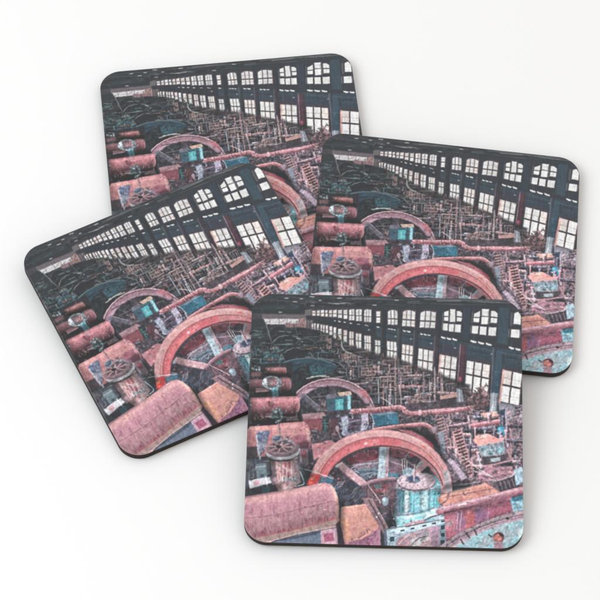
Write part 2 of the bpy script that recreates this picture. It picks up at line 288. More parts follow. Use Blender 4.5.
for P in ([(341.5, 341), (342.2, 347), (345, 351), (352, 353.5)], [(320, 345), (321, 349), (325, 351), (335, 351)], [(333, 346), (338, 349), (337, 355)]): line(P, .9, (140, 150, 150), .8, curve=True)
for x, y in ((328.5, 340), (330, 345), (328, 348)): blobs(quad(x-2, y-3, x+2, y+3), 5, [(176, 120, 100), (140, 100, 90)], (.5, 1.1))
clutter([(345, 343), (400, 358), (440, 376), (440, 384), (395, 372), (345, 353)], 150, [(140, 112, 106), (108, 90, 90), (164, 138, 130), (60, 58, 62), (44, 46, 52), (80, 82, 88)], (1.2, 4), (.5, 1.2), (86, 86, 10), 9, (.5, .95))
for x0, y0, x1, y1 in ((343, 356, 348, 362), (351, 356, 356, 361), (365, 369, 374, 376), (382, 360, 391, 368), (404, 366, 412, 376), (367, 371, 373, 375)):
    poly(quad(x0, y0, x1, y1), (150, 114, 102), .75, f=.8, n=.25); clutter(quad(x0, y0, x1, y1), 8, [(60, 50, 54), (190, 150, 134)], (1.5, 4), (.4, .8), (88, 3), 6)
for x, y0, y1, c in ((346.5, 360, 375, 120), (349.5, 362, 376, 96), (358.5, 358, 378, 104), (395.5, 356, 376, 128), (398.6, 358, 402, 116), (401.2, 374, 404, 128), (394.5, 385, 404, 110), (424.5, 378, 397, 120), (430, 375, 405, 124), (436, 372, 406, 110), (442, 373, 402, 130), (408, 372, 384, 104), (416, 374, 388, 120), (390, 380, 402, 134), (386, 381, 404, 108), (383, 382, 398, 140), (419.5, 372, 392, 96)):
    line([(x, y0), (x+prng.normal(0, .6), y1)], prng.uniform(.7, 1.3), (c, c*.93, c*.95), .85)
for P, w, c in (([(376, 377), (396, 376.4)], 1, (130, 110, 108)), ([(379, 387.5), (398, 386.5), (420, 385.6)], 1.5, (156, 122, 116)), ([(395, 379.5), (420, 378)], 1, (104, 108, 114)), ([(400, 397), (418, 396)], 1, (96, 100, 106)), ([(398, 391.5), (422, 391)], .9, (70, 78, 86)), ([(426, 385), (427, 397)], 1.6, (84, 90, 98)), ([(381, 381.5), (396, 381)], 1, (150, 128, 120)), ([(365, 364), (385, 362.5)], .9, (100, 100, 104)), ([(440, 403), (458, 402)], .9, (150, 130, 126)), ([(381, 397), (393, 406)], .8, (170, 160, 156))): line(P, w, c, .9)
for x0, x1, y0, y1 in ((399, 407, 367, 374), (401, 420, 388, 394), (401, 410, 380, 385), (413, 423, 380, 384), (383, 390, 370, 376)): poly(quad(x0, y0, x1, y1), (44, 58, 66), .8, f=1.2, n=.15)
poly([(423, 370), (437, 373), (436, 380), (440, 392), (428, 390)], (70, 62, 68), .7, f=2, n=.25)
clutter([(434, 374), (442, 374), (443, 408), (433, 408)], 120, [(120, 98, 104), (60, 56, 64), (150, 130, 136), (36, 36, 42), (172, 160, 162)], (1.2, 4.5), (.5, 1.1), (86, 10, 45), 18)
poly([(409, 398), (427, 397), (430, 407), (412, 410)], (158, 128, 124), .85, f=1, n=.3); clutter([(408, 397), (430, 395), (432, 408), (412, 411)], 90, [(196, 164, 152), (84, 70, 74), (140, 104, 100), (60, 58, 64)], (1, 3.5), (.4, 1), (88, 3, 45), 14)
ell(407.5, 403, 2.6, 4, (166, 160, 178), .9, n=.15)
# pipes behind the far pink wheel
line([(329, 378.6), (350, 377), (360, 380.5), (374, 381)], 2.4, (112, 98, 104), 1, curve=True, sh=((56, 50, 56), (150, 134, 140)))
line([(354, 385), (366, 384), (373, 388), (383, 391)], 3, (120, 92, 96), 1, curve=True, sh=((60, 46, 50), (170, 140, 138)))
tint([(318, 336), (345, 344), (400, 362), (470, 388), (470, 412), (372, 412), (330, 384)], .62, (1.0, .98, 1.02))
for x0, y0, x1, y1 in ((381.5, 369, 396, 377), (381.5, 377.6, 395, 386), (397.5, 382, 404, 400), (405, 392.5, 420, 398), (385, 388, 394, 402), (366, 378, 378, 385), (352, 366, 360, 376), (446, 384, 454, 396), (421, 399, 428, 405)):
    poly(quad(x0, y0, x1, y1), (40, 44, 52), .7, f=1, n=.2); line([(x0, y0), (x1, y0-.6)], .9, (164, 140, 138), .85); line([(x0, y0), (x0+.3, y1)], .8, (120, 108, 112), .8); line([(x1, y0-.5), (x1, y1)], .7, (150, 128, 128), .8); line([(x0, y1), (x1, y1-.5)], .8, (96, 84, 88), .8)
    for j in range(4): u = prng.uniform(x0, x1); line([(u, y0+.5), (u+prng.normal(0, .4), y1-.5)], .8, [(176, 146, 142), (110, 118, 126), (140, 116, 116), (70, 74, 84)][j], .8)
    blobs(quad(x0+1, y0+1, x1-1, y1-1), 5, [(190, 160, 154), (130, 98, 94), (96, 108, 116)], (.5, 1.1))
def block(x0, y0, x1, y1, col, top=None, a=.92, n=.18):
    """one solid lump of machinery: front, lit top edge, dark foot"""
    poly([(x0, y0), (x1, y0-.4), (x1+.3, y1-.3), (x0+.2, y1)], col, a, f=.8, n=n)
    c = np.array(col, float); line([(x0, y0), (x1, y0-.4)], 1, top if top is not None else c*1.6+18, .85); line([(x0, y1+.4), (x1, y1)], 1.2, (26, 28, 34), .8); line([(x1, y0), (x1+.3, y1)], .7, c*.6, .7)
NV = (44, 54, 62)
for x0, y0, x1, y1, c in ((318, 351, 333, 357, (46, 54, 60)), (334, 354, 346, 360, (42, 48, 54)), (336, 363, 352, 373, (44, 54, 62)), (354, 360, 366, 366, (50, 52, 58)), (353, 367, 361, 377, (40, 46, 53)), (366, 362, 380, 367, (54, 56, 62)), (376, 368, 398, 376, NV), (400, 366, 413, 374, (48, 50, 56)), (408, 375.5, 423, 385, NV), (398, 388, 423, 399, (42, 52, 60)), (372, 390, 380, 404, (60, 66, 78)), (381, 388, 394, 403, (56, 54, 62)), (426, 378, 433, 394, (62, 58, 66)), (437, 386, 446, 404, (70, 64, 72)), (344, 378, 352, 382, (40, 42, 48)), (376, 382, 381, 390, (48, 60, 70)), (320, 341, 332, 346, (44, 56, 60)), (303, 337, 318, 343, (42, 50, 56)), (300, 346, 316, 351, (40, 48, 54)), (344, 346, 356, 351, (54, 52, 56)), (358, 352, 372, 358, (58, 54, 58)), (384, 361, 396, 366, (66, 58, 62))):
    block(x0, y0, x1, y1, c); clutter(quad(x0+.5, y0+.5, x1-.5, y1-.5), int((x1-x0)*(y1-y0)*.09)+2, [(104, 112, 120), (30, 34, 40), (84, 76, 80), (70, 88, 96)], (1, 5), (.4, .9), (88, 2, 2), 5, (.4, .8))
def lumps(P, num, pal):
    """pipes, cylinders and flanges lying about, larger towards the viewer"""
    xs = [p[0] for p in P]; ys = [p[1] for p in P]; Q = []
    while len(Q) < num:
        x = prng.uniform(min(xs), max(xs)); y = prng.uniform(min(ys), max(ys))
        if inpoly(P, x, y): Q.append((y, x))
    for y, x in sorted(Q):
        z = np.clip((y-322)/70, .2, 1.1); c = np.array(pal[prng.randint(len(pal))], float)*prng.uniform(.85, 1.15); r = prng.rand()
        if r < .55:
            l = prng.uniform(3, 9)*z; w = prng.uniform(1.6, 4)*z; t = prng.normal(-.04, .08); line([(x-l, y-l*t), (x+l, y+l*t)], w, c, .95, n=.15, sh=(c*.45, np.minimum(c*1.5+14, 225)))
            for q in (-.6, .35, .9): line([(x+l*q, y-w*.6), (x+l*q+.2, y+w*.6)], .8, c*.6, .8)
            line([(x-l, y+w*.75), (x+l, y+w*.75)], .9, (24, 26, 32), .7)
        elif r < .8 or z > .95:
            h = prng.uniform(2.5, 6)*z; w = prng.uniform(1.4, 3)*z; line([(x, y-h), (x+.2, y+h)], w, c, .95, n=.15, sh=(c*.5, np.minimum(c*1.45+12, 225))); ell(x, y-h, w*.75, w*.4, c*1.35, .9); line([(x+w*.7, y-h), (x+w*.8, y+h)], .7, (26, 28, 34), .7)
        else:
            q = prng.uniform(1.3, 2.6)*z; ell(x, y, q*1.1, q, c*.6, .95, n=.15); ell(x, y, q*1.1, q, c*1.25, .9, w=.8); ell(x, y, q*.35, q*.3, c*1.3, .9)
lumps([(282, 332), (318, 334), (346, 350), (346, 368), (300, 358)], 54, [(52, 66, 72), (62, 82, 90), (46, 54, 60), (88, 92, 94), (40, 50, 58), (104, 88, 84)])
lumps([(250, 340), (270, 340), (280, 366), (250, 366)], 30, [(58, 92, 102), (46, 62, 70), (90, 104, 106), (110, 98, 94), (40, 50, 56)])
lumps([(336, 352), (400, 366), (450, 386), (444, 406), (384, 402), (342, 372)], 110, [(112, 96, 98), (136, 112, 112), (76, 84, 94), (58, 66, 74), (152, 124, 122), (92, 80, 84), (62, 56, 62), (120, 124, 134)])
for x0, y0, x1, y1 in ((361.5, 368, 375, 375), (380.5, 376.5, 394.5, 387), (342, 355, 348, 361), (350, 355.5, 355.5, 361), (404, 366, 411, 373), (327, 339, 331, 348)):   # open tan frames
    poly(quad(x0, y0, x1, y1), (58, 52, 56), .85, f=.8, n=.2)
    for y in (y0, y0+(y1-y0)*.45, y1): line([(x0, y), (x1, y-.3)], 1.1, (146, 122, 120), .9, n=.15)
    for j in range(5): x = x0+(x1-x0)*j/4.; line([(x, y0), (x+.2, y1)], .9, [(160, 136, 132), (108, 94, 94)][j % 2], .85, n=.15)
    blobs(quad(x0+.5, y0+.5, x1-.5, y1-.5), 7, [(190, 152, 138), (140, 104, 94), (40, 38, 44)], (.5, 1.2))
for P, w, c in (([(398, 387), (410, 386.2), (423, 385.6)], 1.9, (176, 128, 128)), ([(379, 377), (396, 376.2)], 1.1, (156, 132, 130)), ([(398, 379.2), (421, 377.6)], 1, (120, 124, 132)), ([(353, 366.5), (382, 364)], 1, (104, 106, 112)), ([(400, 398.6), (424, 396.8)], 1.2, (140, 116, 118)), ([(333, 361), (352, 360.4)], .9, (92, 104, 108)), ([(345, 352.5), (362, 357)], .8, (140, 132, 130)), ([(318, 357.6), (336, 361.5), (346, 369)], 1.2, (92, 112, 118)), ([(316, 352), (334, 352.4)], .8, (84, 110, 112))): line(P, w, c, .92, curve=len(P) > 2)
for x, y0, y1, w, c in ((395.4, 357, 404, 1.5, (140, 118, 120)), (397.8, 356, 405, 1.1, (84, 78, 86)), (400.6, 372, 404, 1.3, (150, 128, 130)), (390.2, 384, 404, 1.2, (168, 148, 148)), (386.4, 386, 405, 1, (120, 122, 136)), (378.4, 380, 403, 1.2, (136, 148, 158)), (383.2, 384, 404, 1, (156, 124, 124)), (423.6, 372, 399, 1.5, (120, 110, 118)), (429.4, 378, 405, 1.1, (150, 134, 136)), (434.6, 368, 404, 1.7, (158, 144, 146)), (440.6, 372, 403, 1.2, (140, 116, 120)), (346.5, 361, 376, 1, (110, 112, 118)), (349.6, 362, 377, .9, (84, 88, 96)), (358.4, 357, 377, 1.2, (98, 100, 108)), (366.6, 358, 368, .9, (130, 112, 112)), (416.4, 372, 386, 1.1, (124, 108, 112)), (411.5, 381, 386, 1, (150, 128, 126))): line([(x, y0), (x+.5, y1)], w, c, .92, n=.15)
line([(381, 397), (387, 401), (394, 406.5)], .9, (184, 172, 168), .9); line([(341.5, 341), (342.2, 347), (345.5, 351), (352, 353.5)], 1.2, (150, 158, 158), .9, curve=True)
P_ = [(406, 398), (424, 395.5), (429, 407), (408, 409)]; poly(P_, (138, 112, 112), .9, f=1, n=.3); clutter(P_, 70, [(200, 168, 160), (70, 60, 66), (160, 124, 120), (48, 48, 54)], (1, 4), (.5, 1), (88, 3, 45, -45), 8)
for cx, cy, rx, ry in ((306, 347, 11, 9), (322, 347, 9, 7), (338, 372, 13, 12), (350, 384, 12, 9)):
    ell(cx, cy, rx, ry, (38, 46, 54), .85, w=2.2, a0=190, a1=350, n=.12); ell(cx, cy, rx, ry, (98, 112, 116), .75, w=.7, a0=200, a1=338)
# ---- far pink wheel
ell(307, 391, 47, 33.5, (46, 68, 82), .95, w=6.4, a0=212, a1=322, n=.12); ell(307, 391, 47, 33.5, (104, 128, 134), .85, w=.9, a0=215, a1=318); ell(307, 391, 40.8, 27.4, (30, 36, 42), .8, w=1, a0=215, a1=322)
poly([(309, 366), (330, 364), (334, 373), (312, 375)], (48, 86, 98), f=1.5, n=.2, a=.7); clutter([(300, 364), (334, 364), (338, 378), (300, 380)], 60, [(64, 110, 120), (34, 40, 46), (90, 120, 126), (50, 64, 72)], (1.5, 6), (.4, 1), (4, 86), 10, (.4, .8))
line([(307, 378.4), (318, 376), (329, 376.6)], 1.2, (176, 176, 172), .85); line([(311, 376.6), (326, 375)], .8, (206, 204, 198), .8)
clutter([(330, 350), (400, 366), (450, 386), (440, 404), (380, 398), (340, 372)], 110, [(172, 146, 146), (140, 120, 124), (184, 166, 166), (36, 38, 46), (112, 122, 132), (30, 32, 38), (150, 112, 116)], (2, 8), (.4, .9), (88, 89, 3, 4), 4, (.5, .95))
blobs([(330, 350), (400, 366), (450, 386), (440, 404), (380, 398), (340, 372)], 70, [(150, 120, 114), (36, 38, 44), (92, 96, 104), (130, 100, 96)], (.6, 1.6), (.4, .8))
ell(331, 412, 38, 30, (46, 48, 55), .85, n=.15)
clutter([(297, 408), (305, 392), (330, 384), (352, 392), (366, 408)], 240, [(70, 70, 80), (36, 38, 44), (96, 92, 100), (60, 78, 88), (116, 100, 104), (30, 32, 38)], (1.5, 7), (.5, 1.4), (5, 85, 40), 18, (.4, .85))
ell(331.5, 414, 44, 36, (150, 118, 128), 1, w=8.2, a0=186, a1=352, n=.10); ell(331.5, 414, 44, 36, (184, 160, 166), .9, w=1.3, a0=190, a1=345); ell(331.5, 414, 42.6, 34.6, (98, 70, 80), .8, w=1.0, a0=190, a1=350)
ell(331.5, 414.5, 38.4, 31, (170, 146, 160), .55, w=2.2, a0=195, a1=330); ell(331.5, 415, 36.6, 29.2, (74, 64, 74), .8, w=1.0, a0=190, a1=350)
poly([(300, 396), (304, 392.5), (322, 408), (318, 412)], (96, 94, 106), .9, f=.8, n=.15); line([(304, 393), (321, 408)], .9, (140, 134, 144), .8)
poly([(329, 386), (338, 386), (338, 396), (329, 396)], (78, 72, 82), .9, f=.8, n=.2); line([(337.6, 386), (337.2, 396)], 1, (50, 46, 54), .8); line([(312, 397), (327, 396)], 1.4, (104, 96, 104), .8); line([(308, 388), (323, 387)], 1, (60, 60, 68), .8)
# ---- turquoise lantern-like pump
poly([(326, 397), (352, 393.5), (351, 411), (328, 412.5)], (64, 100, 112), f=.7, n=.15); poly([(327, 398), (334.5, 397), (334.5, 411), (328.5, 412)], (58, 86, 100), .9, f=.8, n=.15)
poly([(335.4, 399.5), (343.6, 399), (343.4, 409.6), (335.8, 410)], (84, 164, 172), f=.9, n=.10); poly([(337, 402), (340, 401), (341, 407), (338, 408.5)], (128, 200, 202), .7, f=1.2); poly([(347.6, 395), (350.6, 395), (351, 411), (348, 411)], (150, 190, 198), .9, f=.8, n=.1)
poly([(337.5, 392.5), (350.5, 391), (352, 394.6), (340, 396.4)], (190, 164, 148), f=.6, n=.12); poly([(327, 394.5), (337, 393.5), (337, 398), (327, 399)], (104, 104, 116), .9, f=.8, n=.15); line([(345, 395.5), (345.4, 411)], 1.3, (54, 74, 86), .8)
poly([(323, 412.5), (352, 410), (353, 413.5), (324, 416)], (164, 150, 160), f=.7, n=.15); poly([(318, 402), (327, 400), (328, 412), (320, 412)], (66, 62, 72), .8, f=1, n=.25); clutter(quad(317, 399, 327, 412), 26, [(150, 128, 126), (60, 56, 62), (120, 110, 118)], (1, 4), (.5, 1.1), (80, 20))
poly([(357, 389), (366, 390), (371, 398), (369.5, 401)], (158, 92, 96), .9, f=1, n=.15); clutter([(353, 398), (366, 402), (368, 410), (353, 411)], 36, [(44, 46, 52), (100, 90, 96), (64, 62, 70)], (2, 6), (.5, 1.2), (3, 10), 8)
# ---- small parts between
poly([(330, 411), (375, 408), (380, 434), (340, 440), (305, 444), (300, 414)], (66, 60, 70), f=2, n=.25)
poly([(302, 414), (323, 412), (327, 416), (326, 420), (304, 420)], (152, 120, 124), f=.8, n=.15); poly([(303, 419), (323, 418), (322, 438), (308, 437)], (122, 72, 78), f=.8, n=.15); poly([(327, 420), (338, 419), (339, 436), (330, 436)], (84, 58, 66), f=.8, n=.15); poly([(322.5, 416), (329, 416), (329, 438), (322.5, 438)], (44, 56, 62), f=.8, n=.2)
line([(325, 420), (325.4, 432)], 1.6, (60, 98, 96), .8); line([(323, 423), (329, 423)], 1.2, (66, 110, 108), .8)
clutter([(336, 412), (374, 409), (376, 434), (342, 440)], 170, [(160, 158, 180), (110, 104, 124), (188, 186, 200), (60, 58, 70), (36, 40, 48), (130, 118, 134), (90, 110, 124)], (1, 4.5), (.6, 1.7), (86, 8, 45), 20, (.55, 1))
poly([(341, 417), (348, 416), (349, 424), (347, 433), (342, 434), (343, 426)], (158, 164, 182), f=.9, n=.2); poly([(361, 413), (368, 412), (369, 424), (366, 431), (360, 432), (362, 422)], (172, 162, 180), f=.9, n=.2); line([(370, 412), (373.5, 420), (373, 430)], 1.4, (164, 170, 186), .9, curve=True); poly([(349, 420), (360, 418), (360, 430), (350, 432)], (84, 74, 92), .9, f=1, n=.3); line([(350, 422), (360, 420)], 1.2, (150, 138, 156), .85); line([(351, 427), (359, 426)], 1, (120, 96, 112), .85); ell(354.5, 424, 2.2, 1.8, (44, 44, 54), .9); poly([(343, 433), (372, 429), (372, 433), (346, 438)], (134, 130, 150), .8, f=1.2, n=.3)
clutter([(341, 416), (372, 412), (373, 434), (343, 438)], 46, [(186, 186, 202), (58, 58, 70), (110, 120, 138), (140, 116, 132), (40, 42, 50)], (1, 3.2), (.5, 1.1), (80, 10, -40), 20)
ell(337.5, 428.5, 1.8, 3, (166, 150, 160), .9); line([(338, 431), (341, 438), (341.5, 440)], .8, (180, 172, 172), .8, curve=True)
poly([(372, 414), (391, 411.6), (398.5, 413), (399, 424), (376, 426)], (52, 98, 118), f=.8, n=.10); poly([(372, 414), (391, 411.4), (398, 412.6), (380, 415.5)], (130, 146, 158), .75, f=.8); line([(384, 416), (384.4, 424.5)], .8, (40, 74, 92), .8); poly([(388, 415), (398, 414), (398.5, 423), (388, 424)], (62, 116, 138), .6, f=1.5)
# ---- pink pipes
poly([(396, 405), (470, 398), (474, 430), (440, 440), (400, 425)], (74, 66, 74), f=2, n=.3)
clutter([(398, 412), (472, 408), (474, 432), (450, 440), (402, 424)], 300, [(128, 100, 106), (160, 128, 132), (48, 46, 54), (92, 84, 94), (36, 36, 42), (150, 146, 160), (70, 92, 100)], (1, 5), (.5, 1.3), (88, 5, 50, -40), 18, (.5, 1))
line([(353, 411), (372, 410), (395, 407.6), (402, 408), (408, 413), (416, 413.4), (440, 411), (472, 408.5)], 4.8, (168, 114, 118), 1, curve=True, sh=((96, 62, 70), (204, 158, 160)), n=.14)
line([(402, 408), (408, 413), (420, 413)], 3, (196, 138, 142), .6, curve=True); ell(420, 412.6, 2.2, 3, (190, 152, 156), .9)
line([(352, 412.6), (375, 412.6), (395, 410.6)], .8, (190, 90, 94), .8)
line([(374, 430), (395, 427), (420, 424.5), (428, 426), (434, 430)], 4.4, (174, 120, 122), 1, curve=True, sh=((104, 68, 74), (206, 164, 162)), n=.14)
for x, y in ((362, 411), (381, 409.4), (391, 408.2), (427, 412.6), (446, 410.8), (458, 409.8), (405, 426.4)): line([(x, y-2.8), (x+.3, y+2.8)], 1.1, (122, 84, 90), .8); line([(x-.9, y-2.6), (x-.7, y+2.4)], .6, (212, 176, 174), .6)
clutter([(352, 408), (400, 406), (410, 412), (472, 406), (472, 411), (408, 416), (400, 411), (352, 414)], 70, [(140, 92, 98), (206, 164, 162), (120, 100, 108), (186, 132, 128)], (.8, 3.5), (.4, .9), (-4, 85), 12, (.35, .75)); ell(434.5, 430, 2.6, 3.4, (160, 140, 152), .95, n=.15)
poly([(396, 429), (412, 430.5), (424, 437), (434, 446), (428, 446), (414, 436)], (172, 104, 108), .9, f=.8, n=.12); poly([(420, 436), (432, 443), (435, 450), (429, 444)], (150, 66, 72), .9, f=.8)
line([(470, 422), (500, 419)], 4.2, (168, 112, 118), 1, sh=((104, 64, 72), (206, 158, 158)))
SAT = .95
# ---- right-hand tangle
TG = [(436, 412), (470, 408), (500, 414), (524, 404), (525, 486), (500, 492), (452, 482), (446, 455), (436, 440)]
poly(TG, (96, 82, 90), f=2, n=.3)
poly([(498, 402), (524, 407), (525, 424), (500, 416)], (128, 126, 136), f=1.5, n=.2)
RT = [(184, 152, 156), (170, 132, 138), (150, 116, 122), (176, 142, 144), (52, 48, 56), (110, 92, 102), (34, 36, 42), (192, 164, 166), (132, 96, 104), (84, 96, 108), (120, 120, 136), (160, 122, 120)]
clutter(TG, 1150, RT, (1, 5.5), (.4, 1.3), (86, 70, 8, -38, 50), 15, (.5, 1)); blobs(TG, 150, RT, (.5, 1.5), (.4, .85))
warp(TG, .26, 33)
clutter(TG, 330, [(186, 152, 152), (150, 118, 124), (40, 38, 46), (30, 30, 38), (200, 176, 178), (120, 122, 140)], (2, 8), (.4, 1), (84, 70, 6, -36), 8, (.5, .95))
line([(434, 412.6), (452, 411), (471, 407.6)], 4.4, (166, 114, 118), 1, sh=((108, 64, 72), (208, 160, 162)))
poly([(468, 398), (484, 388), (490, 404), (476, 410)], (128, 96, 100), .8, f=1.5, n=.4); clutter([(462, 392), (488, 384), (490, 410), (464, 410)], 130, [(160, 120, 116), (70, 60, 66), (190, 156, 150), (104, 70, 74), (50, 46, 52)], (1, 4.5), (.5, 1.2), (80, -50, 40, 5), 20)
ell(480, 391, 2.8, 2, (86, 74, 80), .9); ell(474, 399, 2, 2.6, (70, 64, 72), .9); poly([(456, 388), (462, 390), (464, 402), (457, 402)], (120, 128, 140), .9, f=.8, n=.15); line([(459, 390), (459.6, 402)], 1, (176, 182, 190), .8)
poly([(440, 396), (457, 393), (457, 397), (441, 399.5)], (186, 140, 128), .9, f=.8, n=.12); poly([(440, 400), (456, 399), (456, 405), (440, 406)], (58, 56, 62), .8, f=.8, n=.2)
poly([(478, 413.5), (496, 411.5), (499, 416), (484, 418)], (188, 148, 134), f=.8, n=.12); poly([(472, 424), (497, 418), (500, 423), (474, 427)], (38, 44, 46), .9, f=1, n=.2)
line([(472, 425.5), (498, 421.5)], 4.2, (178, 120, 126), 1, sh=((112, 66, 74), (212, 166, 168)))
poly([(474, 429), (498, 426.5), (499, 433), (476, 434)], (40, 46, 48), .95, f=1, n=.25); line([(478, 433), (497, 430)], 1, (140, 116, 116), .8)
poly([(500, 410), (505, 409), (504.5, 436), (500, 436)], (62, 74, 90), f=.8, n=.15); ell(502, 413, 3.4, 1.6, (50, 66, 82), .95); ell(501.2, 431.5, 4.6, 5, (74, 136, 158), .95, n=.25); ell(500, 429.8, 2, 1.6, (130, 190, 204), .6)
for x0, y0, x1, y1, w, c in ((505.6, 412, 507.6, 446, 1.5, (150, 150, 164)), (510, 424, 511.4, 454, 1.2, (160, 124, 126)), (468.5, 416, 471, 445, 1.6, (176, 166, 174)), (473.6, 420, 476, 442, 1, (190, 150, 150)), (447, 424, 452, 452, 1, (190, 158, 158)), (444, 420, 447, 448, .9, (150, 126, 130)), (507, 450, 514, 462, 1.8, (160, 130, 136)), (468, 442, 474, 470, 1.3, (176, 140, 140)), (477, 452, 481, 468, 1.4, (186, 162, 166))): line([(x0, y0), (x1, y1)], w, c, .9)
lumps([(446, 420), (500, 414), (522, 424), (522, 470), (484, 470), (450, 450)], 46, [(150, 118, 124), (172, 136, 138), (96, 88, 100), (120, 124, 138), (70, 66, 76)])
# chain ladder
LD = [(453, 432), (461, 428), (473, 474), (465, 478)]
poly(LD, (60, 52, 58), .9, f=1, n=.2)
for i in range(15):
    t = i/14.; x = 453.5+t*12; y = 431+t*45
    line([(x, y+1), (x+7.4, y-1.6)], 1.6, (196, 150, 138) if i % 2 else (164, 124, 122), .95)
line([(453, 432), (465, 478)], 1.1, (180, 140, 136), .95); line([(461, 428), (473.4, 474)], 1.2, (160, 128, 130), .95); line([(457, 430), (469, 476)], .6, (50, 44, 50), .7)
LD2 = [(436, 418), (442, 416), (448, 444), (442, 446)]
poly(LD2, (66, 58, 64), .7, f=1, n=.2)
for i in range(9): line([(437+i*.8, 420+i*3), (443+i*.7, 418+i*3)], 1.1, (178, 142, 138), .85)
# box
poly([(472.6, 440), (476, 436), (487.5, 433.6), (502.4, 440.4), (500, 444.6), (478, 446)], (206, 144, 132), f=.7, n=.10); poly([(476, 436), (487.5, 434), (494, 437), (480, 438)], (222, 172, 158), .6, f=1.5)
poly([(478, 445.8), (504, 441), (505.6, 454), (480.8, 457)], (128, 138, 146), f=.7, n=.22); blobs([(480, 448), (503, 445), (504, 453), (482, 455)], 34, [(140, 190, 196), (96, 130, 138), (176, 190, 194), (74, 80, 88)], (.8, 2), (.5, .9))
line([(478, 446), (504, 441.2)], 1, (176, 156, 160), .9)
poly([(482, 457.5), (504, 455), (508, 462), (483, 466)], (58, 58, 64), .9, f=.8, n=.3); poly([(490, 458.5), (500, 457), (501, 461), (491, 462.5)], (150, 164, 168), .8, f=.8, n=.2)
line([(480, 467), (496, 464), (511, 460.5)], 1.8, (168, 130, 134), .95); line([(478.5, 455), (481, 468)], 1.6, (170, 168, 176), .9)
poly([(500, 464), (512, 461), (514, 468), (504, 470)], (40, 42, 48), .9, f=1, n=.2)
poly([(478, 474), (486, 468), (512, 466), (515, 474), (504, 480), (478, 482)], (158, 120, 130), .92, f=1, n=.2); clutter([(480, 474), (512, 467), (513, 475), (482, 481)], 60, [(184, 146, 150), (110, 88, 98), (140, 104, 114), (88, 74, 84)], (1.5, 6), (.4, 1), (-8, 20), 14, (.4, .8))
line([(471, 470), (484, 474), (492.5, 477)], 1, (190, 180, 184), .8); line([(493, 481), (506, 478.5), (514, 474), (516.5, 466)], 1, (190, 178, 182), .9, curve=True); line([(448, 447), (465, 458), (480, 470), (493, 477)], .8, (196, 188, 190), .85)
poly([(494, 482), (516, 476), (517, 488), (502, 491)], (62, 58, 68), .9, f=1, n=.25)
for i in range(9): line([(498+i*2, 482.5-i*.5), (500.5+i*2, 490-i*.5)], .9, (140, 112, 118) if i % 2 else (50, 48, 58), .85)
poly([(514, 470), (523, 466), (524, 482), (516, 486)], (150, 178, 190), .9, f=1.2, n=.2); clutter([(512, 440), (524, 436), (524, 470), (513, 466)], 60, [(44, 48, 56), (90, 100, 116), (150, 124, 130), (116, 140, 150), (36, 38, 44)], (1, 4.5), (.6, 1.5), (80, 20, -40), 20)
# lower centre-right debris behind the compressor
poly([(440, 448), (452, 450), (470, 476), (480, 480), (452, 486), (447, 470)], (86, 76, 86), .85, f=1, n=.25); clutter([(442, 446), (456, 452), (480, 478), (452, 486), (447, 470)], 90, RT, (1.5, 6), (.6, 1.5), (40, 75, -15), 14)
poly([(447, 460), (451, 458), (468, 478), (462, 480)], (164, 150, 164), .9, f=.8, n=.12); line([(443, 486), (460, 485), (480, 482)], .8, (180, 170, 176), .8); poly([(438, 432), (444, 432), (446, 455), (441, 450)], (132, 144, 158), .8, f=1, n=.2)
warp([(440, 416), (524, 420), (524, 484), (446, 484)], .12, 37)
# ---- left column of tanks
def tank(x0, x1, yt, yb, col, dk, hi, rise=0, cap=4, n=.09):
    h_ = yb-yt
    pts = [(x0, yt), (x1-cap, yt-rise)]+[(x1-cap+cap*math.sin(t), yt-rise+h_/2-h_/2*math.cos(t)) for t in np.linspace(0, math.pi, 12)]+[(x1-cap, yb-rise), (x0, yb)]
    poly(pts, col, f=.7, n=n, col2=dk, t2=1.1, k2=.6)
    for k in range(14):
        v = k/13.; y = yt+h_*v; w = h_/13*1.2
        c = hi if v < .35 else dk; q = (.55*max(0, 1-abs(v-.2)/.17)) if v < .4 else min(.8, max(0, (v-.55)*1.9))
        if q > .02: line([(x0+.3, y), (x1-cap*.6-.8*abs(v-.5)*2, y-rise)], w, c, q*.8, f=1.5, n=n)
    ell(x1-cap, yt-rise+h_/2, cap, h_/2, hi, .75, w=1, a0=-80, a1=70); line([(x1-cap-2, yt-rise), (x1-cap-2, yb-rise)], .6, dk, .5)
poly([(246, 366), (292, 362), (296, 392), (302, 420), (300, 440), (246, 440)], (44, 46, 52), f=1, n=.15)
clutter([(248, 366), (290, 364), (296, 396), (248, 398)], 90, [(34, 38, 42), (80, 84, 90), (104, 80, 84), (62, 92, 98), (54, 56, 62)], (1.5, 6), (.5, 1.3), (3, 85), 12, (.4, .85))
tank(266, 287, 367, 375, (150, 102, 100), (84, 58, 62), (176, 130, 124), cap=2.4); poly([(251, 372), (262, 371), (262, 376), (252, 377)], (110, 80, 82), .8, f=1, n=.2)
tank(248.6, 270, 379, 390, (112, 80, 84), (62, 48, 54), (130, 98, 100), cap=1); tank(279, 291.6, 377, 391, (146, 100, 106), (84, 56, 66), (170, 126, 128), cap=4)
for x, y, r in ((257, 367.5, 2.4), (260, 368.5, 1.8), (266.5, 371, 2.4), (268, 374, 2.2), (254, 369, 1.6)): blobs(quad(x-r, y-r, x+r, y+r), 6, [(150, 160, 164), (196, 204, 206), (96, 124, 130), (50, 52, 58)], (.5, 1.2))
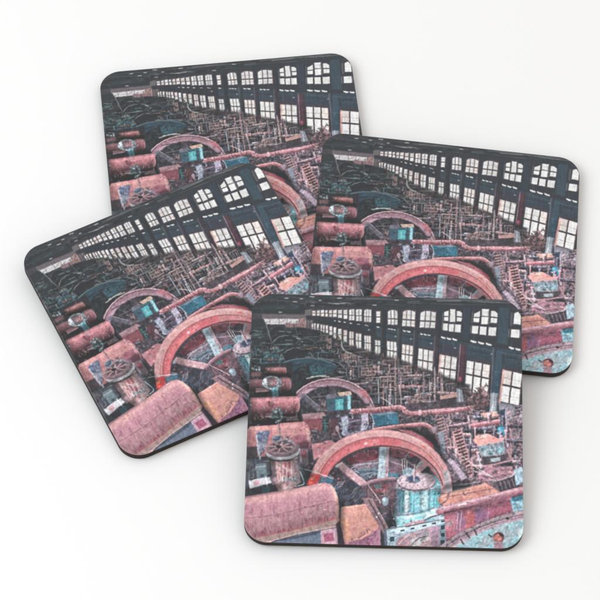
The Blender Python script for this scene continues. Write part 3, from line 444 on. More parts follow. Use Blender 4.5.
ell(272, 382.5, 9.6, 7, (104, 112, 118), .95, n=.2); ell(272, 382.5, 9.6, 7, (178, 188, 194), .9, w=1.6, n=.2); ell(272.5, 382, 6.6, 4.4, (130, 96, 100), .95, n=.2); poly([(264.5, 378), (267.5, 377), (267, 387), (264.2, 387)], (180, 192, 198), .85, f=.7, n=.15); poly([(277, 377), (280.5, 378), (281, 386), (278, 388)], (140, 156, 164), .85, f=.7, n=.2); poly([(269, 381.5), (276.5, 379.4), (277, 383.5), (270, 385.4)], (168, 124, 126), .9, f=.7, n=.1)
clutter([(262, 376), (282, 376), (282, 390), (262, 390)], 40, [(186, 196, 200), (60, 66, 72), (120, 140, 148), (110, 92, 98)], (1, 4), (.5, 1), (85, 5), 18, (.5, .9))
poly([(256, 388), (266, 388.6), (270, 389.6), (269, 391.4), (256, 392.4)], (178, 140, 144), .95, f=.7, n=.1)
poly([(271.5, 388), (277.5, 388), (279, 396), (272.5, 398)], (92, 140, 150), .95, f=.8, n=.2); blobs(quad(271, 388, 279, 398), 12, [(150, 196, 200), (60, 92, 100), (40, 60, 68)], (.6, 1.3))
poly([(268, 391), (272, 391), (272, 400), (267, 402)], (58, 62, 68), .8, f=1, n=.2)
tank(251, 300.2, 397.5, 415, (174, 114, 118), (92, 58, 66), (204, 148, 146), rise=1.6, cap=4.4); line([(252, 413.4), (296, 412.4)], 3, (106, 66, 76), .7, f=2); line([(252, 398.5), (252, 416)], 1, (120, 84, 86), .8); poly([(254, 399), (296, 396), (296, 398.4), (254, 401)], (198, 142, 140), .6, f=1.2)
blobs(quad(252, 398, 296, 415), 26, [(150, 92, 98), (196, 142, 142), (130, 80, 88)], (.6, 1.8), (.2, .5)); ell(269.5, 402, 1.2, 1.6, (110, 62, 70), .8)
poly([(248, 417), (300, 415), (303, 424), (248, 426)], (44, 44, 50), .9, f=1, n=.2); poly([(286, 417), (298, 415.6), (299, 420.5), (287, 421)], (150, 124, 130), .9, f=.8, n=.15)
# ---- purple-grey ground between tanks and wheel
poly([(300, 428), (330, 432), (330, 446), (318, 462), (308, 470), (299, 470)], (74, 68, 78), .95, f=1.2, n=.25); poly([(311.5, 443), (332, 440), (337, 444), (324, 456), (314, 460)], (178, 124, 126), f=.8, n=.12); poly([(313, 448), (330, 442), (330, 447), (316, 457)], (166, 108, 112), .8, f=1.5)
clutter([(306, 428), (340, 430), (334, 442), (310, 443)], 40, [(110, 96, 106), (48, 48, 56), (140, 120, 126), (84, 66, 74)], (1.5, 6), (.5, 1.2), (5, 80))
# tank four, behind the valve
P4 = [(247.6, 430), (250, 426.4), (276, 424.6), (280, 423.2), (299, 421.4), (304, 421.6), (308, 424.6), (310.4, 430), (311.4, 437), (311, 444), (309.4, 449), (300, 452), (290, 462), (247, 458)]
poly(P4, (198, 142, 138), f=.7, n=.09, col2=(180, 120, 122), t2=.6); poly([(294, 436), (310.6, 434), (309.4, 449), (298, 452), (292, 446)], (160, 96, 112), .75, f=3, n=.12); poly([(298, 443), (310, 440), (309, 449), (299, 452)], (92, 56, 70), .8, f=2, n=.1); poly([(303, 423), (309, 429), (311, 441), (308, 442), (306, 430)], (222, 172, 162), .7, f=1.2); line([(279.4, 424), (279.6, 431)], .9, (120, 84, 84), .9); poly([(251, 428), (276, 426), (276, 429), (251, 432)], (214, 164, 156), .55, f=2); poly([(281, 425.5), (300, 423.6), (300, 427), (281, 429)], (216, 162, 156), .55, f=2); poly([(247, 447), (258, 446), (258, 462), (247, 462)], (70, 66, 76), .9, f=2, n=.2)
# small valve in front of tank three
blobs([(272, 408), (282, 408), (284, 418), (277, 423), (271, 416)], 46, [(128, 172, 178), (176, 198, 202), (90, 124, 132), (60, 74, 82), (196, 210, 214)], (.7, 1.8), (.6, .95)); poly([(265, 413), (272, 414), (272, 418), (266, 417)], (188, 170, 176), .9, f=.7, n=.12); blobs(quad(255, 414, 267, 420), 22, [(206, 150, 142), (180, 116, 112), (110, 74, 78)], (.6, 1.5), (.6, .95)); line([(277, 420), (279.4, 428), (280, 434)], 1, (130, 140, 146), .85)
# ---- inside of the big wheel
poly([(324, 470), (345, 452), (384, 444), (420, 450), (440, 470), (444, 500), (420, 520), (340, 520), (310, 492)], (74, 68, 80), f=1.5, n=.3)
clutter([(326, 474), (350, 454), (384, 446), (420, 452), (440, 474), (440, 500), (420, 515), (345, 515), (318, 490)], 420, [(112, 100, 116), (48, 50, 58), (140, 110, 122), (70, 96, 112), (98, 66, 76), (36, 38, 46), (160, 134, 142), (88, 120, 132)], (1.5, 7), (.5, 1.5), (12, -30, 70), 24, (.4, .9))
poly([(346, 459), (364, 451), (379, 449), (379, 460), (352, 464)], (146, 64, 76), .9, f=1.2, n=.22); clutter([(346, 460), (364, 451), (378, 449), (378, 462), (352, 466)], 80, [(190, 96, 100), (110, 44, 56), (186, 150, 156), (84, 60, 70)], (.8, 3.5), (.4, .9), (80, 15), 20); poly([(352, 464), (378, 459), (378, 468), (358, 470)], (134, 120, 132), .8, f=1, n=.3); poly([(357, 472), (376, 466), (379, 474), (364, 481)], (84, 104, 118), .85, f=1, n=.2)
line([(360, 477), (369, 473), (379, 474)], 1.2, (150, 160, 172), .8, curve=True); line([(355, 470), (366, 467), (377, 469)], 1, (160, 140, 150), .8, curve=True)
poly([(390, 449), (398, 445), (408, 450), (405, 458), (392, 456)], (132, 78, 88), .95, f=.8, n=.12); poly([(409, 450.5), (420, 454), (418, 456), (408, 457)], (158, 64, 74), .95, f=.8, n=.12); poly([(388, 457), (404, 460), (402, 474), (388, 473)], (112, 92, 104), .9, f=1, n=.25); poly([(388, 473), (400, 474), (398, 479), (388, 478)], (72, 118, 136), .9, f=1, n=.2)
poly([(312, 478), (324, 470), (334, 478), (348, 492), (344, 504), (330, 502), (316, 488)], (58, 74, 92), .9, f=1.5, n=.25); blobs([(330, 474), (344, 476), (356, 490), (342, 500), (328, 490)], 40, [(84, 96, 116), (50, 52, 62), (118, 110, 126), (96, 130, 142), (140, 128, 140)], (1, 2.8), (.5, .9))
for x, y in ((334, 473.5), (339, 479), (332, 486), (346, 486)): ell(x, y, 2.4, 2.6, (54, 50, 58), .9); ell(x-.3, y-.4, 1.3, 1.4, (150, 116, 120), .9)
clutter([(322, 474), (345, 455), (384, 447), (420, 453), (438, 472), (436, 484), (396, 482), (345, 500), (318, 488)], 150, [(176, 160, 172), (150, 170, 184), (190, 130, 134), (120, 140, 156), (206, 190, 194), (160, 90, 98)], (1.2, 5.5), (.4, 1), (10, -25, 80), 20, (.5, .9))
for P, w, c in (([(352, 468), (362, 464), (378, 463)], 1.2, (176, 166, 178)), ([(350, 474), (360, 470), (378, 469.6)], 1, (120, 156, 172)), ([(392, 462), (404, 466), (412, 473)], 1.1, (170, 150, 160)), ([(328, 482), (338, 490), (352, 494)], 1.4, (112, 134, 150)), ([(322, 488), (336, 496), (350, 495)], 1, (150, 132, 142)), ([(424, 476), (434, 474), (441, 480)], 1.2, (156, 160, 172))): line(P, w, c, .85, curve=True)
# spokes
poly([(379.6, 445), (389.4, 445), (388, 481), (377.6, 481)], (168, 188, 200), f=.8, n=.12); poly([(386.4, 445), (389.4, 445), (388, 480), (385, 480)], (186, 150, 158), .8, f=1, n=.1); line([(381.4, 446), (379.8, 480)], 1.4, (196, 206, 214), .8, f=1); blobs(quad(378, 455, 388, 480), 18, [(120, 158, 170), (170, 140, 150), (198, 206, 212)], (.7, 1.8), (.3, .7))
poly([(335, 464.5), (342.6, 462), (367, 482), (360, 488)], (196, 158, 162), f=.8, n=.12); line([(341.6, 463), (366, 482.4)], 1.6, (206, 172, 176), .8, f=1); line([(335.6, 465.6), (360, 487)], 1.3, (120, 92, 104), .8, f=1); ell(337, 465.8, 2.2, 2, (170, 184, 194), .8)
poly([(425.5, 457.5), (431, 463), (419, 474), (414, 477), (412.5, 471)], (186, 148, 154), f=.8, n=.12); line([(424.6, 458), (413, 471)], 2, (176, 194, 202), .8, f=1); poly([(420, 475), (434, 465), (440, 474), (440, 484), (424, 480)], (90, 84, 98), .85, f=1, n=.3); ell(428, 470, 2.4, 2.6, (44, 46, 56), .9)
# hub and inner guard
line([(354, 500), (358, 490), (368, 483.5), (380, 480), (394, 479)], 4, (150, 116, 124), 1, curve=True, sh=((92, 70, 82), (186, 152, 158))); line([(312, 500), (326, 497), (342, 499), (352, 492)], 3.6, (130, 104, 112), 1, curve=True, sh=((70, 62, 76), (170, 140, 146)))
poly([(336, 490), (352, 480), (362, 487), (354, 500), (340, 506)], (50, 56, 68), .8, f=1.5, n=.25); clutter([(334, 494), (356, 486), (368, 488), (368, 504), (340, 507)], 110, [(86, 90, 108), (44, 46, 56), (116, 106, 122), (62, 84, 98)], (2, 7), (.6, 1.4), (-42, -48), 8, (.5, .9))
poly([(364, 487), (398, 481), (398, 510), (368, 505)], (112, 84, 94), .9, f=1, n=.25); poly([(371, 487), (389, 484), (388, 492), (374, 494)], (150, 74, 84), .85, f=1, n=.2); poly([(375, 485.5), (382, 485), (382, 488.5), (376, 489)], (66, 116, 120), .9, f=.7, n=.2); clutter([(366, 488), (396, 483), (396, 508), (372, 506)], 90, [(160, 122, 126), (70, 56, 66), (130, 88, 96), (50, 48, 56), (176, 150, 154)], (1.5, 6), (.5, 1), (60, -12, 86), 14)
for P in ([(368, 484), (367.4, 497), (379, 517), (388, 536)], [(369, 486), (378, 494), (380, 508)], [(368, 484), (378, 498), (381, 503)]): line(P, .8, (214, 190, 190) if P[0][0] == 368 and P[1][0] > 370 else (70, 62, 68), .9)
ell(385.6, 501.4, 4, 5.2, (142, 156, 172), .95, n=.12); ell(384.4, 499.6, 1.8, 2.4, (196, 206, 214), .8); ell(385.6, 501.4, 4.2, 5.4, (60, 62, 72), .7, w=.8)
# ---- big wheel rim
c0 = (380.5, 490); ell(c0[0], c0[1], 72, 60.6, (202, 150, 146), 1, w=8, a0=181, a1=361, n=.06, col2=(208, 164, 160), t2=.6); 
for k in range(34):      # tread, then the side face with worn red paint
    t = k/33.; ang0 = 181; 
    ell(c0[0]+3.4*t*.0+1.2, 491+.6, 65.4-5.6*t, 54.8-8.6*t, (188, 116, 116), 1, w=1.6, a0=186, a1=359, n=.10)
RIMP = [(381.5+(62.2)*math.cos(math.radians(a)), 491.5+50.4*math.sin(math.radians(a))) for a in range(186, 360, 2)]
for i, (x, y) in enumerate(RIMP):
    for r in np.arange(-4.4, 4.5, 1.1):
        vx, vy = x-381, y-491; L_ = math.hypot(vx, vy); u = i/len(RIMP); t = math.atan2(vx, -vy)
        c = np.array((202, 104, 102))*(1-u)+np.array((196, 138, 136))*u; c = c*(1.06-.03*abs(r+1))
        line([(x+vx/L_*r-2.4*math.cos(t), y+vy/L_*r-2.4*math.sin(t)), (x+vx/L_*r+2.4*math.cos(t), y+vy/L_*r+2.4*math.sin(t))], 1.5, c, .75, f=1, n=.06)
    u = i/len(RIMP)
    for j in range(8):
        r = prng.uniform(-4.6, 4.6)*.8; vx, vy = x-381, y-491; L_ = math.hypot(vx, vy); px, py = x+vx/L_*r, y+vy/L_*r
        pal = [(196, 92, 94), (204, 112, 110), (182, 80, 86), (212, 160, 158), (190, 100, 104)] if u < .5 else ([(200, 120, 116), (206, 164, 160), (186, 140, 142), (170, 120, 126), (208, 132, 112)] if u < .86 else [(176, 160, 168), (150, 156, 166), (200, 170, 170)])
        t = math.atan2(vx, -vy); l = prng.uniform(.8, 3.2)
        line([(px-l*math.cos(t), py-l*math.sin(t)), (px+l*math.cos(t), py+l*math.sin(t))], prng.uniform(.5, 1.5), pal[prng.randint(len(pal))], prng.uniform(.2, .6), n=.06)
poly([(380, 437.5), (401, 438.6), (401, 445.6), (380, 446)], (200, 96, 98), .6, f=1, n=.1); ell(366, 443.5, 1.6, 1.2, (226, 190, 190), .9); ell(424, 447, 2.6, 1.4, (208, 110, 96), .8, rot=35); ell(431, 456, 2, 2.6, (206, 116, 96), .8)
ell(c0[0]+.8, 491, 66, 55.6, (214, 178, 172), .8, w=.9, a0=192, a1=354); ell(c0[0]+1.2, 491.4, 64.8, 54.4, (150, 92, 94), .7, w=.7, a0=190, a1=350); ell(c0[0], c0[1], 72.2, 60.8, (150, 104, 106), .5, w=.7, a0=190, a1=352); ell(384, 492, 60, 46.6, (70, 54, 66), .8, w=1.2, a0=196, a1=354, n=.1)
ell(c0[0], c0[1], 71, 59.6, (216, 176, 166), .6, w=2, a0=235, a1=320, f=1.2)
for a in range(188, 262, 2):
    x = 380.5+68*math.cos(math.radians(a)); y = 490+56.6*math.sin(math.radians(a)); blobs(quad(x-2, y-2, x+2, y+2), 2, [(190, 146, 140), (206, 158, 152), (184, 136, 134)], (.8, 1.8), (.2, .45))
poly([(443, 470), (449, 470), (452, 492), (446, 492)], (160, 166, 176), .7, f=2, n=.15)
poly([(307, 484), (312, 474), (320, 474), (321, 478), (312, 487)], (206, 66, 60), .85, f=1.2, n=.15); ell(313, 478, 2.4, 1.6, (230, 140, 100), .85, rot=-40); ell(310.5, 482.5, 1.6, 1, (226, 110, 84), .8)
line([(299.4, 468.5), (307, 469.6), (323, 474.8), (334, 479)], .9, (212, 208, 210), .95, curve=True); line([(300, 471), (303, 478), (304, 484), (298, 486)], .9, (186, 190, 194), .9, curve=True)
poly([(321, 476), (334, 479), (330, 484), (318, 484)], (64, 104, 124), .8, f=1.2, n=.25)
# ---- hand-wheel valve, left
poly([(246, 458), (274, 456), (284, 490), (246, 498)], (66, 70, 80), f=1, n=.2); clutter([(247, 456), (272, 458), (278, 490), (247, 494)], 80, [(90, 98, 108), (46, 50, 58), (120, 116, 124), (70, 104, 114), (104, 84, 88)], (1.5, 6), (.6, 1.5), (3, 86), 10)
poly([(256, 464), (266, 463), (267.5, 478), (257.5, 479)], (108, 124, 132), .95, f=.8, n=.12); line([(256, 467), (266, 466)], 1, (160, 168, 174), .8); ell(262.5, 475.5, 2, 1.6, (60, 66, 74), .8); poly([(262, 487), (270, 486), (270, 494), (263, 495)], (74, 124, 134), .85, f=1, n=.2)
poly([(299, 449), (308, 448), (309, 464), (304, 468), (300, 462)], (140, 122, 132), .95, f=.8, n=.15); poly([(301, 451), (306.4, 450.6), (307, 457), (302, 457.6)], (146, 76, 88), .85, f=.8, n=.12); poly([(297, 458), (305, 466), (306, 476), (298, 470)], (78, 84, 96), .8, f=1, n=.2)
poly([(256.4, 433), (261, 431), (270, 430.6), (269, 436), (266, 447), (262, 454), (260, 459), (257.6, 452)], (150, 152, 170), f=.7, n=.3, col2=(104, 108, 128), t2=.2); poly([(257, 433), (264, 432), (262, 442), (258, 440)], (84, 94, 120), .85, f=1, n=.25); line([(257, 436), (258.4, 450), (260.6, 459)], 1.3, (206, 208, 216), .9); poly([(264, 434), (270, 431), (268, 437)], (90, 100, 130), .8, f=1, n=.2)
poly([(270, 456), (297.6, 455), (299, 470), (301, 482), (294, 488), (288, 495), (281, 494), (275, 484), (272, 470)], (186, 148, 144), f=.8, n=.12, col2=(206, 176, 172), t2=.5); poly([(270, 457), (275, 457), (278, 484), (274, 484)], (120, 104, 110), .85, f=1.2, n=.15); poly([(292, 456), (298, 456), (301, 482), (296, 484)], (156, 138, 146), .8, f=1.5, n=.12)
for x, y, c in ((285.2, 464, (176, 96, 98)), (289.2, 464.6, (164, 88, 94)), (284.6, 471, (150, 92, 102)), (288.4, 474.5, (136, 72, 86)), (280, 468, (206, 164, 156)), (278.5, 476, (186, 130, 122)), (283, 479, (216, 198, 196)), (292, 471, (214, 200, 200)), (287, 481.5, (146, 100, 114)), (293, 478.6, (190, 198, 202))):
    line([(x+.5, y-1.2), (x+.9, y+3)], 2.2, (110, 84, 92), .7, f=.9); line([(x, y-1.6), (x+.2, y+2.2)], 2, c, .9, f=.8)
    line([(x-.4, y-1.4), (x-.3, y+.6)], .7, np.array(c)*1.2, .7)
line([(276, 458), (279, 484)], 1, (224, 190, 184), .6); line([(281, 459), (282.4, 470), (281, 482)], .8, (120, 92, 98), .7, curve=True); line([(294, 458), (296.6, 476)], .9, (116, 100, 110), .7)
blobs([(274, 460), (296, 460), (298, 484), (284, 492), (277, 482)], 60, [(216, 184, 178), (160, 112, 116), (200, 150, 142), (132, 104, 114), (224, 208, 206)], (.5, 1.3), (.3, .75)); blobs([(280, 478), (298, 476), (302, 484), (292, 490)], 30, [(150, 176, 180), (196, 204, 208), (100, 110, 120)], (.6, 1.6), (.5, .9))
ell(286.5, 490.5, 4, 3.4, (184, 168, 170), .9, n=.15); ell(287, 492.5, 3, 2.2, (120, 96, 102), .7, w=.9)
for w_, c in ((0, (92, 88, 98)),): ell(283, 452.5, 17, 9, c, .95, rot=-4, n=.15)
ell(283, 450.9, 17.2, 9.2, (204, 203, 208), 1, rot=-4, n=.08); ell(283, 448.6, 16.4, 8.4, (134, 114, 122), 1, rot=-4, n=.15); ell(282, 447, 14.6, 7.4, (168, 140, 146), 1, w=2, rot=-4, n=.12)
ell(281.5, 446.6, 12, 5.6, (112, 90, 98), 1, rot=-4, n=.2)
for a in range(8):
    t = math.radians(a*45+12); line([(281, 446.5), (281+12.6*math.cos(t), 446.5+6*math.sin(t)-.8*math.cos(t))], 1.6, (190, 156, 160), .95)
ell(279, 446.4, 2.6, 1.8, (58, 54, 62), .95); ell(281.4, 444.6, 1.6, 1.2, (196, 176, 180), .9)
ell(277, 438.5, 4.6, 3.4, (84, 92, 110), .95, rot=-20, n=.2); ell(277, 438.5, 4.6, 3.4, (160, 166, 180), .85, w=1, rot=-20); blobs([(276, 434), (292, 438), (294, 444), (284, 442)], 30, [(176, 180, 190), (120, 126, 140), (206, 208, 214), (76, 80, 92)], (.6, 1.4), (.5, .9)); blobs([(262, 448), (270, 446), (274, 452), (264, 454)], 16, [(170, 110, 116), (196, 160, 160), (110, 84, 94)], (.6, 1.5))
poly([(249, 480.5), (262, 478), (271, 477), (272, 483), (262, 485.4), (250, 489)], (198, 196, 202), f=.7, n=.08); poly([(253.5, 481), (260, 479.8), (260.4, 484), (254, 485.8)], (190, 152, 156), .9, f=.7, n=.08); line([(266.5, 477), (267.4, 485.4)], 1.4, (226, 226, 228), .9); line([(250, 489.4), (271, 484.2)], .9, (80, 80, 90), .8); poly([(271, 478), (278, 477), (279, 484), (273, 485)], (170, 140, 146), .9, f=.8, n=.15)
# ---- front tank
FT = [(240, 497.6), (262, 493.5), (300, 487.4), (321, 483), (326, 482.6), (330, 484), (333.4, 487.2), (336, 492), (338, 498), (339.4, 506), (339.6, 515), (338.6, 522), (337.4, 526), (300, 533), (262, 543), (240, 546)]
poly(FT, (188, 140, 144), f=.7, n=.04)
FTm = [(240, 498), (326, 482), (333, 486), (338, 500), (339, 517), (240, 538)]
for k in range(300):
    x = prng.uniform(242, 336); yt = 497-(x-244)*.185; y = yt+prng.uniform(1, 38); l = prng.uniform(1.5, 7)
    v = (y-yt)/38
    pal = [(202, 158, 148), (196, 150, 150), (206, 164, 158)] if v < .2 else ([(178, 124, 132), (196, 152, 158), (168, 116, 126), (190, 142, 148)] if v < .62 else [(180, 118, 128), (206, 166, 170), (160, 100, 114), (198, 152, 156)])
    if inpoly(FTm, x, y+l/2): line([(x, y), (x+prng.normal(0, .3), y+l)], prng.uniform(.6, 2.2), pal[prng.randint(len(pal))], prng.uniform(.2, .55), f=1, n=.06)
poly([(243, 499), (326, 483), (328, 487), (243, 504)], (212, 164, 154), .5, f=3, n=.06); poly([(244, 506), (330, 492), (332, 500), (244, 516)], (172, 118, 134), .35, f=4, n=.1)
line([(244, 518.6), (276, 515), (290, 511.5), (334, 501)], .7, (140, 92, 108), .7); line([(262, 536), (300, 528), (338, 517.5)], 1, (206, 110, 108), .6)
for k in range(70):
    x = prng.uniform(254, 334); y = 537.4-(x-256)*.245-prng.uniform(.5, 6); line([(x, y), (x+.2, y+prng.uniform(1, 4))], prng.uniform(.6, 1.4), [(150, 66, 92), (176, 80, 96), (206, 96, 100), (132, 74, 100)][prng.randint(4)], prng.uniform(.25, .65), f=.8)
for x, y, l in ((256.5, 529, 6), (265.5, 528.5, 5), (278, 514, 3), (284, 512, 4), (300, 502, 12), (318, 505, 5), (252, 508, 6), (290, 521, 6), (262, 510, 5), (274, 505, 8)): line([(x, y), (x+.3, y+l)], 1.8, (142, 88, 112), .5, f=1.4)
LEDGE = [(240, 540.5), (262, 536.6), (300, 529), (338.6, 518.5), (337.6, 527), (300, 534), (274, 541), (262, 546), (240, 548)]
poly(LEDGE, (198, 166, 160), f=.7, n=.10); blobs([(256, 539), (300, 530), (337, 521), (336, 526), (300, 533), (264, 543)], 50, [(216, 186, 176), (168, 140, 140), (150, 130, 126), (206, 150, 142), (178, 168, 150)], (.5, 1.6), (.3, .7)); line([(258, 537.6), (300, 529.3), (338, 519)], .8, (216, 140, 128), .75)
poly([(330, 483.5), (335, 489), (338.2, 498), (339.8, 510), (339, 521), (337, 523), (336.6, 505), (333, 491)], (224, 172, 158), .85, f=1.2, n=.06); line([(334.4, 489), (338, 500), (338.8, 514)], 1, (232, 186, 168), .7, curve=True, f=1); ell(339.5, 522, 1.6, 3, (222, 150, 110), .7)
poly([(272, 542.6), (300, 534.4), (322, 530), (323, 545), (272, 546)], (104, 114, 134), f=.7, n=.12); poly([(276, 541), (322, 530), (322, 533), (290, 540)], (66, 74, 90), .8, f=1)
poly([(321, 530.5), (337.6, 527.5), (339, 545), (321.6, 546)], (188, 152, 164), f=.7, n=.12); poly([(324, 534), (333.4, 532.5), (334.6, 541), (325, 542)], (160, 92, 114), f=.8, n=.15); poly([(336.5, 524), (341.5, 520), (346, 545), (339, 546)], (76, 60, 78), f=.8, n=.12)
# ---- orange block
poly([(341.5, 507), (368.4, 503.6), (380.6, 519), (381, 546), (345, 546), (341, 524)], (146, 96, 120), f=.7, n=.15, col2=(170, 124, 142), t2=.3)
poly([(341.5, 507), (368.4, 503.6), (379.6, 519), (378.6, 529), (362, 539.6), (345.4, 543), (341, 524)], (212, 154, 138), f=.8, n=.06, col2=(208, 142, 130), t2=.7); poly([(342, 518), (349, 520), (352, 540), (346, 542)], (224, 162, 124), .6, f=3, n=.1); poly([(356, 510), (370, 508), (377, 520), (366, 528)], (216, 158, 138), .5, f=4); blobs([(344, 510), (368, 506), (376, 522), (350, 540)], 50, [(226, 174, 140), (206, 140, 126), (228, 168, 130), (196, 132, 128), (190, 126, 118)], (.5, 1.4), (.25, .6))
clutter([(350, 538), (378, 526), (379, 545), (350, 545)], 40, [(180, 124, 144), (124, 76, 102), (200, 156, 160), (150, 92, 118)], (1.5, 5), (.5, 1.2), (80, -30), 14, (.4, .8)); line([(343, 507.6), (368, 504.4), (379.4, 519)], .8, (230, 186, 164), .6); ell(343.4, 522, 1.4, 1, (240, 190, 90), .8)
poly([(362, 498), (372, 498), (392, 534), (392, 540), (384, 534)], (142, 112, 118), .95, f=.8, n=.2); line([(369, 500), (384, 526), (392, 540)], 1.2, (64, 56, 62), .9); line([(372, 499), (388, 527)], .7, (200, 176, 176), .7)
for x, y in ((377, 517), (379, 513)): ell(x, y, 1, 1, (216, 220, 222), .9)
# ---- turquoise compressor
poly([(391, 527), (448, 515), (449.5, 552), (386, 552)], (160, 176, 188), f=.7, n=.12)
poly([(396, 490), (398, 480), (436, 480), (441, 488), (440.6, 510), (444, 507), (445.4, 514), (434, 520), (420, 522), (398, 528), (393, 524), (394.6, 510)], (126, 180, 190), f=.8, n=.12, col2=(166, 172, 184), t2=.7)
poly([(396, 486), (403, 488), (402, 515), (395, 514)], (118, 132, 150), .95, f=1.5, n=.15); poly([(399, 492), (404.5, 490), (404, 512), (400, 514)], (92, 158, 172), .8, f=1.2, n=.15); poly([(405, 490), (409, 491), (408, 512), (406, 512)], (206, 220, 216), .85, f=1.2, n=.08); poly([(410, 492), (421, 493), (421, 511), (410, 512)], (122, 184, 194), .9, f=1.5, n=.12); poly([(421, 489), (429, 488), (428, 508), (422, 510)], (190, 214, 218), .85, f=1.5, n=.1); poly([(430, 487), (440.4, 486), (440, 505), (431, 508)], (118, 186, 196), .9, f=1.2, n=.12)
blobs([(398, 490), (440, 488), (440, 508), (400, 514)], 70, [(156, 204, 212), (92, 154, 168), (194, 220, 222), (156, 164, 176), (118, 146, 158), (164, 150, 160)], (.6, 2), (.3, .7))
poly([(394.6, 520), (397, 515), (408, 514.6), (425, 511), (434, 508), (443, 505), (445.2, 508), (444, 514), (432, 518.6), (412, 524), (396, 527.4)], (142, 198, 206), .95, f=.8, n=.12, col2=(196, 196, 202), t2=.3); line([(397, 515.4), (410, 514.4), (426, 511), (434, 507.4)], 1.2, (110, 100, 112), .75, curve=True); line([(397, 518), (412, 517), (430, 512.5), (442, 507.5)], 1.6, (196, 220, 222), .8, curve=True); line([(424, 521), (432, 517), (444, 513.5)], 1.6, (88, 82, 94), .8, curve=True); poly([(404, 524), (424, 519), (425, 522.6), (405, 526)], (180, 140, 146), .85, f=1, n=.15); line([(391, 512), (394, 520), (396, 526)], 2.2, (56, 56, 66), .9)
line([(440.4, 504), (444.6, 507), (445.4, 514)], 1, (56, 56, 66), .8)
poly([(395.6, 490), (397, 482), (402, 476.5), (410, 474), (426, 473), (436, 476), (441, 484), (440.6, 491), (430, 489), (416, 492), (403, 489)], (158, 150, 164), .95, f=.8, n=.12); poly([(432, 476), (437, 477), (441, 485), (440.5, 490), (433, 488)], (120, 186, 196), .7, f=1.5, n=.12)
ell(416.5, 482.6, 19.2, 8.8, (120, 104, 114), .95, n=.12); ell(416.5, 481, 19, 8.4, (190, 168, 176), 1, n=.10); blobs([(399, 481), (410, 474), (426, 474), (434, 482), (420, 489), (406, 488)], 80, [(206, 186, 194), (156, 134, 146), (130, 112, 124), (196, 160, 168), (212, 202, 208)], (.4, 1), (.25, .6)); ell(413.6, 479.4, 7.6, 3.8, (120, 104, 116), .95, n=.15); ell(413.6, 479, 6, 2.9, (64, 78, 102), .95, n=.2); ell(416, 480.4, 3, 1.4, (110, 140, 164), .7)
for k in range(14):
    t = 2*math.pi*k/14; ell(416.5+16*math.cos(t), 481+6.8*math.sin(t), .7, .5, (120, 102, 112), .6)
line([(415.2, 464.6), (414.8, 472), (414.6, 480)], 2.2, (168, 142, 150), 1, sh=((104, 86, 96), (206, 184, 188)))
poly([(402, 470), (409, 467), (414, 470), (412, 475), (404, 476)], (150, 174, 184), .85, f=1, n=.2); poly([(401, 459), (405, 457.4), (406, 460), (402, 461)], (176, 150, 156), .9, f=.7, n=.2)
for x in (402.6, 404.8, 407): line([(x, 460), (x+.2, 469)], .8, (206, 196, 196), .95); line([(x+1, 460), (x+1.1, 468)], .7, (60, 56, 66), .8)
line([(405.5, 459), (407, 455), (409, 452.6)], .9, (170, 158, 162), .9); line([(407, 460), (411, 464), (415, 465)], 1, (150, 146, 156), .9, curve=True)
ell(391, 488, 4, 2.4, (96, 74, 84), .8); poly([(386, 486), (397, 482), (396, 500), (390, 500)], (120, 96, 106), .6, f=1.5, n=.25)
poly([(437, 498), (448, 496), (447, 503), (440, 504)], (216, 150, 126), .9, f=1, n=.1)
poly([(386, 529), (447.6, 518.6), (448, 524), (387.6, 536)], (186, 206, 216), f=.7, n=.08); line([(386, 529.6), (447.4, 519)], 1, (110, 98, 110), .8)
for x, y in ((392.3, 532.8), (403, 530.5), (413, 528.6), (424.6, 525.8), (434.4, 523.4), (443.3, 521.2)): poly([(x-2, y-.3), (x+2, y-1), (x+2, y+.5), (x-2, y+1.2)], (52, 58, 70), .95, f=.6, n=.1)
poly([(385, 531), (396, 533), (396, 550), (386, 550)], (168, 188, 202), .9, f=.8, n=.12); poly([(390.2, 537), (394.6, 536.6), (394.8, 541.4), (390.4, 541.8)], (52, 78, 92), f=.6, n=.1); poly([(384, 528), (387, 530), (388, 550), (385, 550)], (90, 96, 112), .9, f=.8)
poly([(395.6, 548), (398, 540), (404, 535.4), (418, 531), (432, 526), (440, 526), (440, 548)], (178, 142, 152), f=.8, n=.15, col2=(196, 168, 172), t2=.3); poly([(408, 546), (414, 538), (428, 534), (428, 540), (418, 546)], (188, 194, 192), .85, f=1.5, n=.2); poly([(416, 533), (430, 528.5), (430, 534), (418, 538)], (150, 152, 166), .8, f=1.5, n=.2); blobs([(398, 546), (406, 536), (430, 529), (428, 545)], 44, [(206, 120, 120), (196, 198, 196), (140, 112, 128), (180, 196, 196), (120, 120, 136)], (.5, 1.6), (.3, .75)); poly([(431, 527), (439.6, 525), (439.6, 548), (431, 548)], (164, 138, 156), .9, f=1.2, n=.1)
poly([(440, 524), (447, 522.6), (447.6, 550), (440, 550)], (126, 150, 164), .9, f=.8, n=.15)
for y0, y1 in ((525, 529.4), (532.6, 536.6), (540, 548)): poly([(441, y0+.6), (445, y0), (445, y1), (441.2, y1+.4)], (48, 56, 68), .95, f=.6, n=.1)
